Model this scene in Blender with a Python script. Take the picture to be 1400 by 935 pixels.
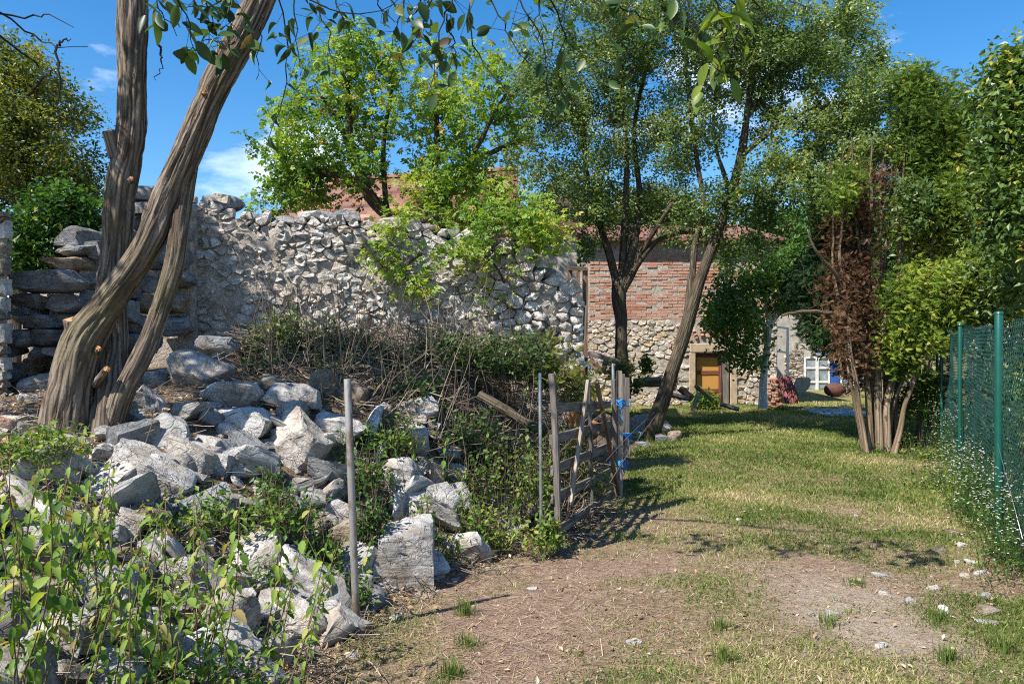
import bpy, bmesh, math, random
import numpy as np
from mathutils import Vector, Matrix

for o in list(bpy.data.objects): bpy.data.objects.remove(o)
SC = bpy.context.scene
COL = SC.collection
F, CH, HY = 1089.0, 1.6, 475.0          # focal length in photo pixels, eye height, horizon row

# ------------------------------------------------------------------ camera, sky, sun, exposure
cd = bpy.data.cameras.new('camera'); cam = bpy.data.objects.new('camera', cd); COL.objects.link(cam)
cd.lens = 28.0; cd.sensor_width = 36.0; cd.shift_y = 7.5/1400; cd.clip_end = 3000; cd.clip_start = 0.05
cam.location = (0, 0, CH); cam.rotation_euler = (math.pi/2, 0, 0)
SC.camera = cam
SUN_AZ = np.array([0.755, 0.655]); SUN_AZ = SUN_AZ/np.linalg.norm(SUN_AZ)     # where shadows point on the ground
SUN_EL = math.radians(51)
LD = Vector((SUN_AZ[0]*math.cos(SUN_EL), SUN_AZ[1]*math.cos(SUN_EL), -math.sin(SUN_EL)))
w = bpy.data.worlds.new('World'); SC.world = w; w.use_nodes = True
wn = w.node_tree; wn.nodes.clear()
def wnode(t, **k):
    n = wn.nodes.new('ShaderNode'+t)
    for a, b in k.items(): setattr(n, a, b)
    return n
sky = wnode('TexSky', sky_type='NISHITA', sun_disc=False)
sky.sun_elevation = SUN_EL; sky.sun_rotation = math.atan2(-SUN_AZ[0], -SUN_AZ[1])
sky.air_density = 1.0; sky.dust_density = 0.3; sky.ozone_density = 3.0
hsv = wnode('HueSaturation'); hsv.inputs['Saturation'].default_value = 1.36; hsv.inputs['Value'].default_value = .84
wn.links.new(sky.outputs[0], hsv.inputs['Color'])
tc = wnode('TexCoord'); mp = wnode('Mapping'); mp.inputs['Scale'].default_value = (2.2, 2.2, 6.0); mp.inputs['Location'].default_value = (0.4, 2.6, 0.1)
wn.links.new(tc.outputs['Generated'], mp.inputs[0])
cn = wnode('TexNoise'); cn.inputs['Scale'].default_value = 1.6; cn.inputs['Detail'].default_value = 9; cn.inputs['Roughness'].default_value = 0.55
wn.links.new(mp.outputs[0], cn.inputs['Vector'])
cr = wnode('ValToRGB'); cr.color_ramp.elements[0].position = 0.565; cr.color_ramp.elements[1].position = 0.76
cr.color_ramp.elements[0].color = (0, 0, 0, 1); cr.color_ramp.elements[1].color = (0.9, 0.9, 0.9, 1)
wn.links.new(cn.outputs[0], cr.inputs[0])
mx = wnode('MixRGB'); mx.inputs[2].default_value = (7.5, 8.0, 8.8, 1)
wn.links.new(cr.outputs[0], mx.inputs[0]); wn.links.new(hsv.outputs[0], mx.inputs[1])
bg = wnode('Background'); bg.inputs[1].default_value = 0.114
wn.links.new(mx.outputs[0], bg.inputs[0])
wo = wnode('OutputWorld'); wn.links.new(bg.outputs[0], wo.inputs[0])
sd = bpy.data.lights.new('sun', 'SUN'); sd.energy = 4.6; sd.angle = math.radians(0.55); sd.color = (1.0, 0.93, 0.82)
so = bpy.data.objects.new('sun', sd); COL.objects.link(so); so.rotation_euler = LD.to_track_quat('-Z', 'Y').to_euler()
so.location = (-30, -30, 40)
vs = SC.view_settings; vs.view_transform = 'Standard'; vs.look = 'None'; vs.exposure = 1.05; vs.gamma = 1; vs.use_curve_mapping = False
SC.render.engine = 'CYCLES'
SC.cycles.max_bounces = 6; SC.cycles.diffuse_bounces = 3; SC.cycles.glossy_bounces = 2; SC.cycles.transmission_bounces = 3; SC.cycles.transparent_max_bounces = 6
SC.cycles.sample_clamp_indirect = 3
SC.cycles.use_denoising = False; SC.cycles.use_adaptive_sampling = False; SC.cycles.filter_width = 1.1

# ------------------------------------------------------------------ numeric helpers
def P(px, py, d): return np.array([(px-700)/F*d, d, CH-(py-HY)/F*d])
def smooth(t): t = np.clip(t, 0, 1); return t*t*(3-2*t)
def nrm(v): return v/np.maximum(np.linalg.norm(v, axis=-1, keepdims=True), 1e-9)
def hash3(ix, iy, iz):
    h = (ix.astype(np.int64)*374761393 + iy.astype(np.int64)*668265263 + iz.astype(np.int64)*1440662683) & 0xffffffff
    h = ((h ^ (h >> 13))*1274126177) & 0xffffffff
    h = h ^ (h >> 16)
    return (h & 0xffffff)/float(0xffffff)
def vnoise(p):
    p = np.asarray(p, float); i = np.floor(p); f = p-i; u = f*f*(3-2*f); i = i.astype(np.int64)
    r = 0
    for dx in (0, 1):
        for dy in (0, 1):
            for dz in (0, 1):
                wgt = (u[..., 0] if dx else 1-u[..., 0])*(u[..., 1] if dy else 1-u[..., 1])*(u[..., 2] if dz else 1-u[..., 2])
                r = r + wgt*hash3(i[..., 0]+dx, i[..., 1]+dy, i[..., 2]+dz)
    return r
def fbm(p, o=4):
    p = np.asarray(p, float); a, s, t = 0.5, 0, 0
    for k in range(o):
        s = s + a*vnoise(p); t += a; a *= .5; p = p*2.03+7.1
    return s/t
def xy0(x, y, s=1.0, z=0.0):
    x = np.asarray(x, float); return np.stack([x*s, np.asarray(y, float)*s, np.zeros_like(x)+z], -1)

TOE = np.array([(-20, -1.6), (0, -1.1), (3.3, -.92), (4.1, -.95), (4.65, -.82), (5.5, -.5), (6.3, .15), (8.5, 1.1), (11, 1.6), (13.4, 2.1), (16, 2.0), (19, 1.5), (40, 1.0)])
HGT = np.array([(-20, .3), (2, .7), (4, .95), (5.5, 1.0), (7, 1.2), (8.5, 1.4), (10, 1.4), (12, 1.05), (14, .7), (17, .45), (20, .15), (22, .05), (40, 0), (400, 0)])
def ground(x, y, fine=True):
    x = np.asarray(x, float); y = np.asarray(y, float)
    t = np.interp(y, TOE[:, 0], TOE[:, 1])-x
    m = smooth(t/np.interp(y, [0, 5, 8, 14, 20], [2.2, 2.2, 1.8, 2.2, 3]))
    h = np.interp(y, HGT[:, 0], HGT[:, 1])*m
    h = h+m*(fbm(xy0(x, y, 1.1), 3)-.5)*.35
    h = h+(fbm(xy0(x, y, .5, 3.), 2)-.5)*.10*(1-m)
    if fine: h = h+(fbm(xy0(x, y, 3.2, 9.), 3)-.5)*.05+(fbm(xy0(x, y, 14., 4.), 2)-.5)*.016
    # slight bank beyond the wire fence
    h = h+.25*smooth((x-(3.9+.46*(y-6.3))-.3)/3)
    return h
def g1(x, y): return float(ground(np.array([x]), np.array([y]))[0])
def on_ground(px, py, d0=2.2, d1=60):
    ds = d0*(d1/d0)**np.linspace(0, 1, 900)
    x = (px-700)/F*ds; z = CH-(py-HY)/F*ds
    k = np.argmax(z <= ground(x, ds))
    return np.array([x[k], ds[k], ground(x[k:k+1], ds[k:k+1])[0]])

# ------------------------------------------------------------------ object helpers
def props(o, label=None, cat=None, group=None, kind=None):
    if label: o['label'] = label
    if cat: o['category'] = cat
    if group: o['group'] = group
    if kind: o['kind'] = kind
    return o
def thing(name, base, label, cat, group=None):
    o = bpy.data.objects.new(name, None); COL.objects.link(o); o.location = [float(v) for v in base]
    o.empty_display_size = .1
    return props(o, label, cat, group)
def world_of(o):
    return (world_of(o.parent) @ o.matrix_parent_inverse if o.parent else Matrix.Identity(4)) @ o.matrix_basis
def link(name, me, parent=None, loc=None, mtx=None):
    """links a mesh object; its location is given in world space whatever its parent"""
    o = bpy.data.objects.new(name, me); COL.objects.link(o)
    if parent is not None:
        o.parent = parent; o.matrix_parent_inverse = world_of(parent).inverted()
    if loc is not None: o.location = [float(v) for v in loc]
    if mtx is not None: o.matrix_basis = mtx
    return o
def mesh_np(name, v, f, mat=None, smooth_=False, attr=None, uv=None):
    """v (N,3); f (M,3) or (M,4) or a list of such arrays"""
    me = bpy.data.meshes.new(name)
    fs = f if isinstance(f, list) else [f]
    fs = [np.asarray(a, np.int32) for a in fs if len(a)]
    v = np.asarray(v, np.float32)
    me.vertices.add(len(v)); me.vertices.foreach_set('co', v.ravel())
    li = np.concatenate([a.ravel() for a in fs]); cnt = np.concatenate([np.full(len(a), a.shape[1], np.int32) for a in fs])
    me.loops.add(len(li)); me.loops.foreach_set('vertex_index', li)
    st = np.concatenate([[0], np.cumsum(cnt)[:-1]]).astype(np.int32)
    me.polygons.add(len(cnt)); me.polygons.foreach_set('loop_start', st)
    me.polygons.foreach_set('use_smooth', np.full(len(cnt), smooth_))
    if attr:
        for an, av in attr.items():
            a = me.attributes.new(an, 'FLOAT', 'POINT'); a.data.foreach_set('value', np.asarray(av, np.float32))
    if uv is not None:
        u = me.uv_layers.new(name='UVMap'); u.data.foreach_set('uv', np.asarray(uv, np.float32)[li].ravel())
    me.update(calc_edges=True); me.validate()
    if mat: me.materials.append(mat)
    return me
def polys(name, v, faces, mat=None, smooth_=False):
    me = bpy.data.meshes.new(name); me.from_pydata([tuple(map(float, a)) for a in v], [], faces)
    if smooth_: me.polygons.foreach_set('use_smooth', [True]*len(me.polygons))
    if mat: me.materials.append(mat)
    me.update(); return me
class Bag:
    """collects geometry that becomes ONE mesh"""
    def __init__(s): s.v = []; s.f3 = []; s.f4 = []; s.n = 0; s.a = []; s.u = []
    def add(s, v, f3=None, f4=None, a=None, uv=None):
        v = np.asarray(v, float).reshape(-1, 3)
        if f3 is not None and len(f3): s.f3.append(np.asarray(f3)+s.n)
        if f4 is not None and len(f4): s.f4.append(np.asarray(f4)+s.n)
        s.v.append(v); s.n += len(v)
        s.a.append(np.zeros(len(v)) if a is None else np.broadcast_to(a, (len(v),)))
        s.u.append(np.zeros((len(v), 2)) if uv is None else uv)
    def mesh(s, name, mat, smooth_=False):
        fs = ([np.concatenate(s.f3)] if s.f3 else [])+([np.concatenate(s.f4)] if s.f4 else [])
        return mesh_np(name, np.concatenate(s.v), fs, mat, smooth_, {'cv': np.concatenate(s.a)}, np.concatenate(s.u))
def resample(pts, n):
    pts = np.asarray(pts, float); d = np.concatenate([[0], np.cumsum(np.linalg.norm(np.diff(pts[:, :3], axis=0), axis=1))])
    t = np.linspace(0, d[-1], n)
    return np.stack([np.interp(t, d, pts[:, k]) for k in range(pts.shape[1])], 1)
def catmull(pts, n):
    """smooth a polyline whose rows are x,y,z[,r]"""
    p = np.asarray(pts, float)
    if len(p) < 3: return resample(p, n)
    q = np.vstack([2*p[0]-p[1], p, 2*p[-1]-p[-2]]); out = []
    for i in range(len(p)-1):
        t = np.linspace(0, 1, 12, endpoint=False)[:, None]
        a, b, c, d = q[i], q[i+1], q[i+2], q[i+3]
        out.append(.5*((2*b)+(c-a)*t+(2*a-5*b+4*c-d)*t*t+(3*b-a-3*c+d)*t**3))
    return resample(np.vstack(out+[p[-1:]]), n)
def tubes(bag, pts, rad, sides=5, cap=True, a=None):
    """pts (M,K,3), rad (M,K): M tubes of K rings each, all into bag"""
    pts = np.asarray(pts, float); rad = np.asarray(rad, float)
    if pts.ndim == 2: pts = pts[None]; rad = rad[None]
    M, K, _ = pts.shape
    tg = nrm(np.gradient(pts, axis=1))
    ref = np.where(np.abs(tg[:, :1, 2:3]) > .85, np.array([1., 0, 0]), np.array([0, 0, 1.]))
    ref = np.broadcast_to(ref, tg.shape)
    e1 = nrm(np.cross(tg, ref)); e2 = np.cross(tg, e1)
    an = np.arange(sides)/sides*2*np.pi
    ring = pts[:, :, None, :]+rad[:, :, None, None]*(np.cos(an)[None, None, :, None]*e1[:, :, None, :]+np.sin(an)[None, None, :, None]*e2[:, :, None, :])
    v = ring.reshape(-1, 3)
    L = np.concatenate([np.zeros((M, 1)), np.cumsum(np.linalg.norm(np.diff(pts, axis=1), axis=2), 1)], 1)
    uv = np.stack([np.broadcast_to(an[None, None, :]*.1, (M, K, sides)), np.broadcast_to(L[:, :, None], (M, K, sides))], -1).reshape(-1, 2)
    m, k, s = np.meshgrid(np.arange(M), np.arange(K-1), np.arange(sides), indexing='ij')
    s2 = (s+1) % sides; b = m*K*sides
    f = np.stack([b+k*sides+s, b+k*sides+s2, b+(k+1)*sides+s2, b+(k+1)*sides+s], -1).reshape(-1, 4)
    f3 = None
    if cap:
        base = np.arange(M)*K*sides; tri = []
        for j in range(1, sides-1):
            tri.append(np.stack([base, base+j+1, base+j], -1)); e = base+(K-1)*sides
            tri.append(np.stack([e, e+j, e+j+1], -1))
        f3 = np.concatenate(tri)
    av = None if a is None else np.repeat(np.asarray(a, float), K*sides)
    bag.add(v, f3, f, av, uv)
def tube_mesh(name, pts, rad, mat, sides=8, n=None, smooth_=True):
    p = np.asarray(pts, float); r = np.broadcast_to(np.asarray(rad, float), (len(p),))
    if n: q = catmull(np.column_stack([p, r]), n); p, r = q[:, :3], q[:, 3]
    b = Bag(); tubes(b, p, r, sides); return b.mesh(name, mat, smooth_)
def board(p0, p1, wdt, thk, facing, mat, rng=None, name='board'):
    """a slightly uneven sawn board from p0 to p1, centred there, wide face towards 'facing'"""
    p0 = np.asarray(p0, float); p1 = np.asarray(p1, float); t = nrm(p1-p0); fc = np.asarray(facing, float); fc = nrm(fc-t*(fc@t)); sd_ = np.cross(t, fc)
    rng = rng or np.random.default_rng(1); K = 6; v = []
    c = (p0+p1)/2
    for i in range(K):
        s = i/(K-1); q = p0+(p1-p0)*s-c+fc*rng.normal(0, thk*.12)
        ww = wdt*(1+rng.normal(0, .05)); ch = min(thk, wdt)*.18
        for a, b in ((-.5, -.5), (.5, -.5), (.5, .5), (-.5, .5)):
            v.append(q+sd_*(a*ww+rng.normal(0, wdt*.015))+fc*b*thk)
    f = []
    for i in range(K-1):
        for j in range(4): f.append((i*4+j, i*4+(j+1) % 4, (i+1)*4+(j+1) % 4, (i+1)*4+j))
    f += [(3, 2, 1, 0), tuple((K-1)*4+k for k in range(4))]
    me = polys(name, v, f, mat)
    L = float(np.linalg.norm(p1-p0)); u = me.uv_layers.new(name='UVMap')
    vv = np.array(v); al = vv@t; ac = vv@sd_+vv@fc; vi = [l.vertex_index for l in me.loops]
    u.data.foreach_set('uv', np.stack([ac[vi], al[vi]], 1).astype(np.float32).ravel())
    return me, c
def box(name, x0, x1, y0, y1, z0, z1, mat, bev=.006):
    bm = bmesh.new(); bmesh.ops.create_cube(bm, size=1)
    for v in bm.verts: v.co = Vector(((x0+x1)/2+v.co.x*(x1-x0), (y0+y1)/2+v.co.y*(y1-y0), (z0+z1)/2+v.co.z*(z1-z0)))
    if bev: bmesh.ops.bevel(bm, geom=bm.edges[:], offset=bev, segments=1, affect='EDGES')
    me = bpy.data.meshes.new(name); bm.to_mesh(me); bm.free(); me.materials.append(mat); return me

# ------------------------------------------------------------------ materials
class MT:
    def __init__(s, name, rough=.85, spec=.3):
        s.m = bpy.data.materials.new(name); s.m.use_nodes = True; s.t = s.m.node_tree; s.b = s.t.nodes['Principled BSDF']
        s.out = s.t.nodes['Material Output']
        s.b.inputs['Roughness'].default_value = rough; s.b.inputs['Specular IOR Level'].default_value = spec
    def n(s, t, ins=None, **k):
        n = s.t.nodes.new('ShaderNode'+t)
        for a, b in k.items(): setattr(n, a, b)
        for a, b in (ins or {}).items(): s.put(n.inputs[a], b)
        return n
    def put(s, sock, v):
        if isinstance(v, bpy.types.NodeSocket): s.t.links.new(v, sock)
        else: sock.default_value = v if not isinstance(v, tuple) or len(v) != 3 or sock.type != 'RGBA' else (*v, 1)
    def noise(s, co, scale, detail=5, rough=.55, dist=0):
        return s.n('TexNoise', {'Vector': co, 'Scale': scale, 'Detail': detail, 'Roughness': rough, 'Distortion': dist}).outputs[0]
    def ramp(s, fac, stops):
        r = s.n('ValToRGB', {'Fac': fac}); e = r.color_ramp.elements
        while len(e) < len(stops): e.new(.5)
        for el, (p, c) in zip(e, stops): el.position = p; el.color = (*c, 1) if isinstance(c, tuple) else (c, c, c, 1)
        return r.outputs[0]
    def mix(s, fac, a, b, mode='MIX'):
        r = s.n('MixRGB', {0: fac, 1: a, 2: b}, blend_type=mode); return r.outputs[0]
    def math(s, op, a, b=0.):
        return s.n('Math', {0: a, 1: b}, operation=op).outputs[0]
    def scale(s, co, sc, loc=(0, 0, 0)):
        return s.n('Mapping', {'Vector': co, 'Scale': sc, 'Location': loc}).outputs[0]
    def obj(s): 
        tc = s.n('TexCoord').outputs['Object']; oi = s.n('ObjectInfo').outputs['Random']
        off = s.n('VectorMath', {0: oi, 1: (37., 19., 53.)}, operation='MULTIPLY').outputs[0]
        return s.n('VectorMath', {0: tc, 1: off}, operation='ADD').outputs[0]
    def rnd(s): return s.n('ObjectInfo').outputs['Random']
    def pos(s): return s.n('NewGeometry').outputs['Position']
    def uv(s): return s.n('UVMap', uv_map='UVMap').outputs[0]
    def attr(s, name='cv'): return s.n('Attribute', attribute_name=name).outputs['Fac']
    def isl(s): return s.n('NewGeometry').outputs['Random Per Island']
    def bump(s, h, dist=.02, strength=.8, prev=None):
        k = {'Height': h, 'Distance': dist, 'Strength': strength}
        if prev is not None: k['Normal'] = prev
        return s.n('Bump', k).outputs[0]
    def done(s, col=None, normal=None, rough=None):
        if col is not None: s.put(s.b.inputs['Base Color'], col)
        if normal is not None: s.put(s.b.inputs['Normal'], normal)
        if rough is not None: s.put(s.b.inputs['Roughness'], rough)
        return s.m

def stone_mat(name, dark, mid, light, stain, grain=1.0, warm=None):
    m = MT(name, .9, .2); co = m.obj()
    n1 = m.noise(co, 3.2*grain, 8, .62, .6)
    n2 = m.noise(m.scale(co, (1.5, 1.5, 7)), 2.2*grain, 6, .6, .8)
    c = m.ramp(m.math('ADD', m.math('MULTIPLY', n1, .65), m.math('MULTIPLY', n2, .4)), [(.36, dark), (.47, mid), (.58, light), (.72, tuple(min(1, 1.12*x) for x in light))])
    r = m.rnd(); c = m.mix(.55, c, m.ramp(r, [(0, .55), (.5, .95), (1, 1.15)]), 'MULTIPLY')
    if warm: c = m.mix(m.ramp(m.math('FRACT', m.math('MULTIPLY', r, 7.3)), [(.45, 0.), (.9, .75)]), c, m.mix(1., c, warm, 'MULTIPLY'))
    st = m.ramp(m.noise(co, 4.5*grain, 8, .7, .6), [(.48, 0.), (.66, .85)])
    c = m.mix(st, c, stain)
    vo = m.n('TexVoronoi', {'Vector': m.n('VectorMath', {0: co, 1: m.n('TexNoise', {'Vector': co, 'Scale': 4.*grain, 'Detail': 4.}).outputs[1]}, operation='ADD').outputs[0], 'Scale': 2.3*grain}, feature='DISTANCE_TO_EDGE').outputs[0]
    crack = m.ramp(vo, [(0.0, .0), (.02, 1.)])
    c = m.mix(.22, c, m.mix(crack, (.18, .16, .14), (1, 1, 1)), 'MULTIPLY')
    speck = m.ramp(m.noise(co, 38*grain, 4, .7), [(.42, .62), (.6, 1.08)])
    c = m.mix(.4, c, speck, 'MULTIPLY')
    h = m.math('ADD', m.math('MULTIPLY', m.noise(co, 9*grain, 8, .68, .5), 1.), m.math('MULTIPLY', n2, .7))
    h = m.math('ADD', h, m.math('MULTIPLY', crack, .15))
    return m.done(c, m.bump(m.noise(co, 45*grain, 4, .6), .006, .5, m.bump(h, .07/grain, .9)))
LIME = stone_mat('limestone', (.17, .165, .165), (.39, .38, .37), (.61, .59, .565), (.29, .235, .18), 1.0, (1.0, .92, .83))
WALLS = stone_mat('wall_limestone', (.22, .205, .19), (.47, .445, .41), (.69, .665, .63), (.34, .285, .225), 1.6, (1.0, .89, .77))
DARKS = stone_mat('shaded_grey_stone', (.09, .10, .11), (.19, .20, .21), (.33, .33, .33), (.16, .13, .10), 1.2)  # grey stone; on the dry stack its dark tone stands in for tree shade
BROWNS = stone_mat('brown_stone', (.14, .11, .08), (.27, .22, .17), (.40, .34, .27), (.20, .14, .09), 1.2)
HOUSES = stone_mat('house_stone', (.26, .21, .16), (.48, .42, .34), (.74, .71, .66), (.42, .30, .19), 2.0, (.95, .75, .55))

def earth_mat(name, cols, sc=6., bmp=.03):
    m = MT(name, .95, .15); co = m.pos()
    c = m.ramp(m.noise(co, sc, 9, .65, .4), [(.3, cols[0]), (.5, cols[1]), (.68, cols[2])])
    c = m.mix(.6, c, m.ramp(m.noise(co, sc*9, 5, .7), [(.35, .6), (.65, 1.2)]), 'MULTIPLY')
    return m.done(c, m.bump(m.noise(co, sc*3, 8, .7), bmp, .8))
MORTAR = earth_mat('lime_mortar', ((.24, .20, .165), (.42, .37, .315), (.57, .53, .47)), 11., .06)
GRAVEL = earth_mat('pale_gravel', ((.22, .20, .185), (.38, .355, .33), (.54, .51, .48)), 16., .06)

def leaf_mat(name, stops, trans=.45, rough=.45, spec=.35, back=None):
    m = MT(name, rough, spec)
    v = m.attr('cv')
    c = m.ramp(v, stops)
    m.put(m.b.inputs['Base Color'], c)
    tr = m.n('BsdfTranslucent', {'Color': m.mix(1., c, (1.5, 1.45, .55), 'MULTIPLY')})
    sh = m.n('MixShader', {0: trans, 1: m.b.outputs[0], 2: tr.outputs[0]})
    m.t.links.new(sh.outputs[0], m.out.inputs[0]); return m.m
def leaf_obj_mat(name, stops, trans=.4, rough=.42, spec=.4):
    """leaves that are objects of their own: colour by the object's random number"""
    m = MT(name, rough, spec); co = m.n('TexCoord').outputs['Object']
    c = m.ramp(m.rnd(), stops)
    c = m.mix(.5, c, m.ramp(m.noise(co, 60, 3), [(.35, .65), (.65, 1.15)]), 'MULTIPLY')
    m.put(m.b.inputs['Base Color'], c)
    tr = m.n('BsdfTranslucent', {'Color': m.mix(1., c, (1.5, 1.45, .55), 'MULTIPLY')})
    sh = m.n('MixShader', {0: trans, 1: m.b.outputs[0], 2: tr.outputs[0]})
    m.t.links.new(sh.outputs[0], m.out.inputs[0]); return m.m
L_PLUM = leaf_mat('plum_leaf', [(0, (.05, .095, .03)), (.45, (.115, .185, .065)), (.8, (.21, .285, .115)), (.955, (.28, .35, .15)), (.975, (.58, .44, .05))], .42, .4, .5)
L_ELDER = leaf_mat('boxelder_leaf', [(0, (.05, .11, .02)), (.4, (.14, .25, .04)), (.75, (.27, .38, .06)), (.93, (.38, .46, .09)), (.97, (.42, .28, .12))], .45)
L_OLIVE = leaf_mat('olive_green_leaf', [(0, (.045, .065, .016)), (.5, (.13, .165, .035)), (.85, (.26, .28, .06)), (.98, (.36, .29, .06))], .35)
L_FRESH = leaf_mat('fresh_green_leaf', [(0, (.02, .06, .012)), (.5, (.06, .14, .025)), (.9, (.13, .25, .04)), (.98, (.30, .30, .05))], .4)
L_DARK = leaf_mat('glossy_dark_leaf', [(0, (.02, .055, .014)), (.5, (.05, .125, .03)), (.9, (.12, .22, .045)), (.98, (.40, .31, .04))], .3, .35, .5)
L_APPLE = leaf_mat('apple_leaf', [(0, (.03, .06, .018)), (.5, (.08, .145, .035)), (.85, (.17, .24, .05)), (.96, (.40, .36, .05))], .3, .4, .4)
L_THUJA = leaf_mat('thuja_green', [(0, (.05, .10, .018)), (.45, (.15, .24, .035)), (.8, (.28, .36, .055)), (.97, (.42, .42, .09))], .25, .6, .2)
L_THUJAD = leaf_mat('thuja_dark', [(0, (.008, .025, .010)), (.5, (.018, .05, .018)), (1, (.04, .09, .025))], .2, .6, .2)  # thuja green darkened, so the shaded foliage has its shade in the colour
L_DEAD = leaf_mat('dead_thuja', [(0, (.05, .028, .016)), (.5, (.125, .07, .042)), (.85, (.22, .13, .08)), (1, (.36, .25, .16))], .2, .8, .1)
L_WEED = leaf_mat('weed_leaf', [(0, (.03, .08, .015)), (.5, (.09, .17, .03)), (.85, (.18, .27, .05)), (.97, (.32, .32, .07))], .4)
L_SHADE = leaf_mat('undergrowth_leaf', [(0, (.025, .06, .016)), (.5, (.075, .13, .035)), (.9, (.17, .22, .07)), (1, (.28, .24, .11))], .3)
L_GRASS = leaf_mat('grass_blade', [(0, (.065, .11, .022)), (.35, (.14, .20, .045)), (.58, (.24, .27, .085)), (.76, (.40, .35, .18)), (1, (.52, .44, .28))], .3, .6, .2)
L_STRAW = leaf_mat('dry_straw', [(0, (.14, .085, .05)), (.4, (.30, .20, .12)), (.8, (.48, .36, .23)), (1, (.62, .53, .40))], .1, .8, .15)
L_TWIG = leaf_mat('dead_twig', [(0, (.055, .042, .033)), (.5, (.17, .13, .10)), (1, (.40, .34, .26))], .0, .85, .15)
L_FLOWER = leaf_mat('white_flower', [(0, (.65, .66, .68)), (1, (.85, .85, .86))], .3, .7, .1)
LO_NETTLE = leaf_obj_mat('nettle_leaf', [(0, (.06, .13, .025)), (.35, (.14, .25, .045)), (.7, (.24, .35, .075)), (.88, (.34, .41, .10)), (.95, (.42, .38, .13)), (1, (.26, .17, .09))], .42, .65, .15)
LO_PLUM = leaf_obj_mat('overhanging_leaf', [(0, (.02, .05, .015)), (.6, (.05, .10, .025)), (.9, (.10, .17, .03)), (1, (.14, .09, .05))], .35)
LO_BRIGHT = leaf_obj_mat('bright_overhanging_leaf', [(0, (.05, .10, .02)), (.5, (.13, .21, .03)), (1, (.26, .33, .04))], .5)

def bark_mat(name, dark, mid, light, moss=None, su=9., sv=1.0, use_uv=True, d=.02):
    m = MT(name, .92, .15); co = m.uv() if use_uv else m.obj()
    c3 = m.scale(co, (su*3, sv*1.5, 1))
    n = m.noise(c3, 1., 7, .62, .9)
    vo = m.n('TexVoronoi', {'Vector': m.n('VectorMath', {0: m.scale(co, (su*3.6, sv*1.15, 1)), 1: m.n('TexNoise', {'Vector': c3, 'Scale': .8, 'Detail': 4.}).outputs[1]}, operation='ADD').outputs[0], 'Scale': 1.}, feature='DISTANCE_TO_EDGE').outputs[0]
    h = m.math('ADD', m.math('MULTIPLY', n, 1.05), m.math('MULTIPLY', m.ramp(vo, [(0, 0.), (.3, 1.)]), .40))
    c = m.ramp(h, [(.3, dark), (.6, mid), (.9, light)])
    if moss: c = m.mix(m.ramp(m.noise(m.pos(), 1.9, 5, .6), [(.5, 0.), (.68, .65)]), c, moss)
    c = m.mix(.5, c, m.ramp(m.noise(m.pos(), 40, 4), [(.3, .6), (.7, 1.25)]), 'MULTIPLY')
    return m.done(c, m.bump(h, d, 1.))
BARK = bark_mat('furrowed_bark', (.022, .016, .012), (.10, .076, .058), (.235, .195, .158), (.14, .12, .065), 10., 1.6, True, .018)
BARK2 = bark_mat('plum_bark', (.018, .014, .011), (.06, .047, .034), (.125, .102, .074), (.075, .08, .035), 9., 2.2)
BARK3 = bark_mat('thuja_bark', (.04, .026, .018), (.15, .105, .072), (.31, .245, .18), (.12, .12, .05), 9., .5)
BARKW = bark_mat('limewashed_bark', (.30, .28, .25), (.52, .50, .47), (.66, .64, .61), None)
m = MT('cut_wood', .8, .2); CUT = m.done(m.ramp(m.noise(m.obj(), 20, 5), [(.3, (.34, .14, .05)), (.6, (.62, .30, .12)), (.8, (.70, .45, .24))]))
def wood_mat(name, dark, mid, light):
    m = MT(name, .85, .2); co = m.uv(); r = m.rnd()
    co = m.n('VectorMath', {0: co, 1: m.n('VectorMath', {0: r, 1: (13., 29., 7.)}, operation='MULTIPLY').outputs[0]}, operation='ADD').outputs[0]
    n = m.noise(m.scale(co, (55, 2.2, 1)), 1., 6, .6, .6); k = m.noise(m.scale(co, (8, 3, 1)), 1., 4)
    c = m.ramp(n, [(.3, dark), (.52, mid), (.72, light)]); c = m.mix(.6, c, m.ramp(k, [(.3, .65), (.7, 1.2)]), 'MULTIPLY')
    return m.done(c, m.bump(n, .006, .8))
WGREY = wood_mat('weathered_grey_wood', (.06, .052, .046), (.16, .14, .125), (.29, .26, .23))
WBROWN = wood_mat('brown_wood', (.06, .04, .03), (.16, .10, .065), (.28, .19, .13))
WPALE = wood_mat('pale_wood', (.15, .12, .09), (.30, .25, .20), (.44, .38, .32))
WDOOR = wood_mat('ochre_door_wood', (.24, .12, .035), (.42, .22, .06), (.55, .31, .10))
WRED = wood_mat('red_brown_wood', (.08, .025, .015), (.17, .06, .035), (.25, .10, .06))
def plain(name, col, rough=.5, spec=.4, metal=0, var=.25, sc=12.):
    m = MT(name, rough, spec); m.b.inputs['Metallic'].default_value = metal; co = m.obj()
    c = m.mix(1., col, m.ramp(m.noise(co, sc, 6, .65), [(.3, 1-var), (.7, 1+var)]), 'MULTIPLY')
    return m.done(c, m.bump(m.noise(co, sc*3, 4), .003, .4))
STEEL = plain('galvanised_steel', (.40, .41, .42), .42, .5, .85, .35)
m = MT('rusty_tube', .55, .4); co = m.obj(); rz = m.ramp(m.noise(m.scale(co, (3, 3, 1.2)), 4, 7, .7), [(.48, 0.), (.6, 1.)])
m.b.inputs['Metallic'].default_value = .5; TUBE = m.done(m.mix(rz, (.34, .32, .30), (.19, .14, .105)), m.bump(m.noise(co, 60, 4), .002, .4))
PVC = plain('green_plastic_coat', (.006, .075, .055), .35, .5, 0, .15)
PVCN = plain('green_wire', (.014, .065, .055), .4, .5, 0, .2)
ROPE = plain('blue_rope', (.02, .23, .60), .6, .3, 0, .3, 60.)
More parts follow.
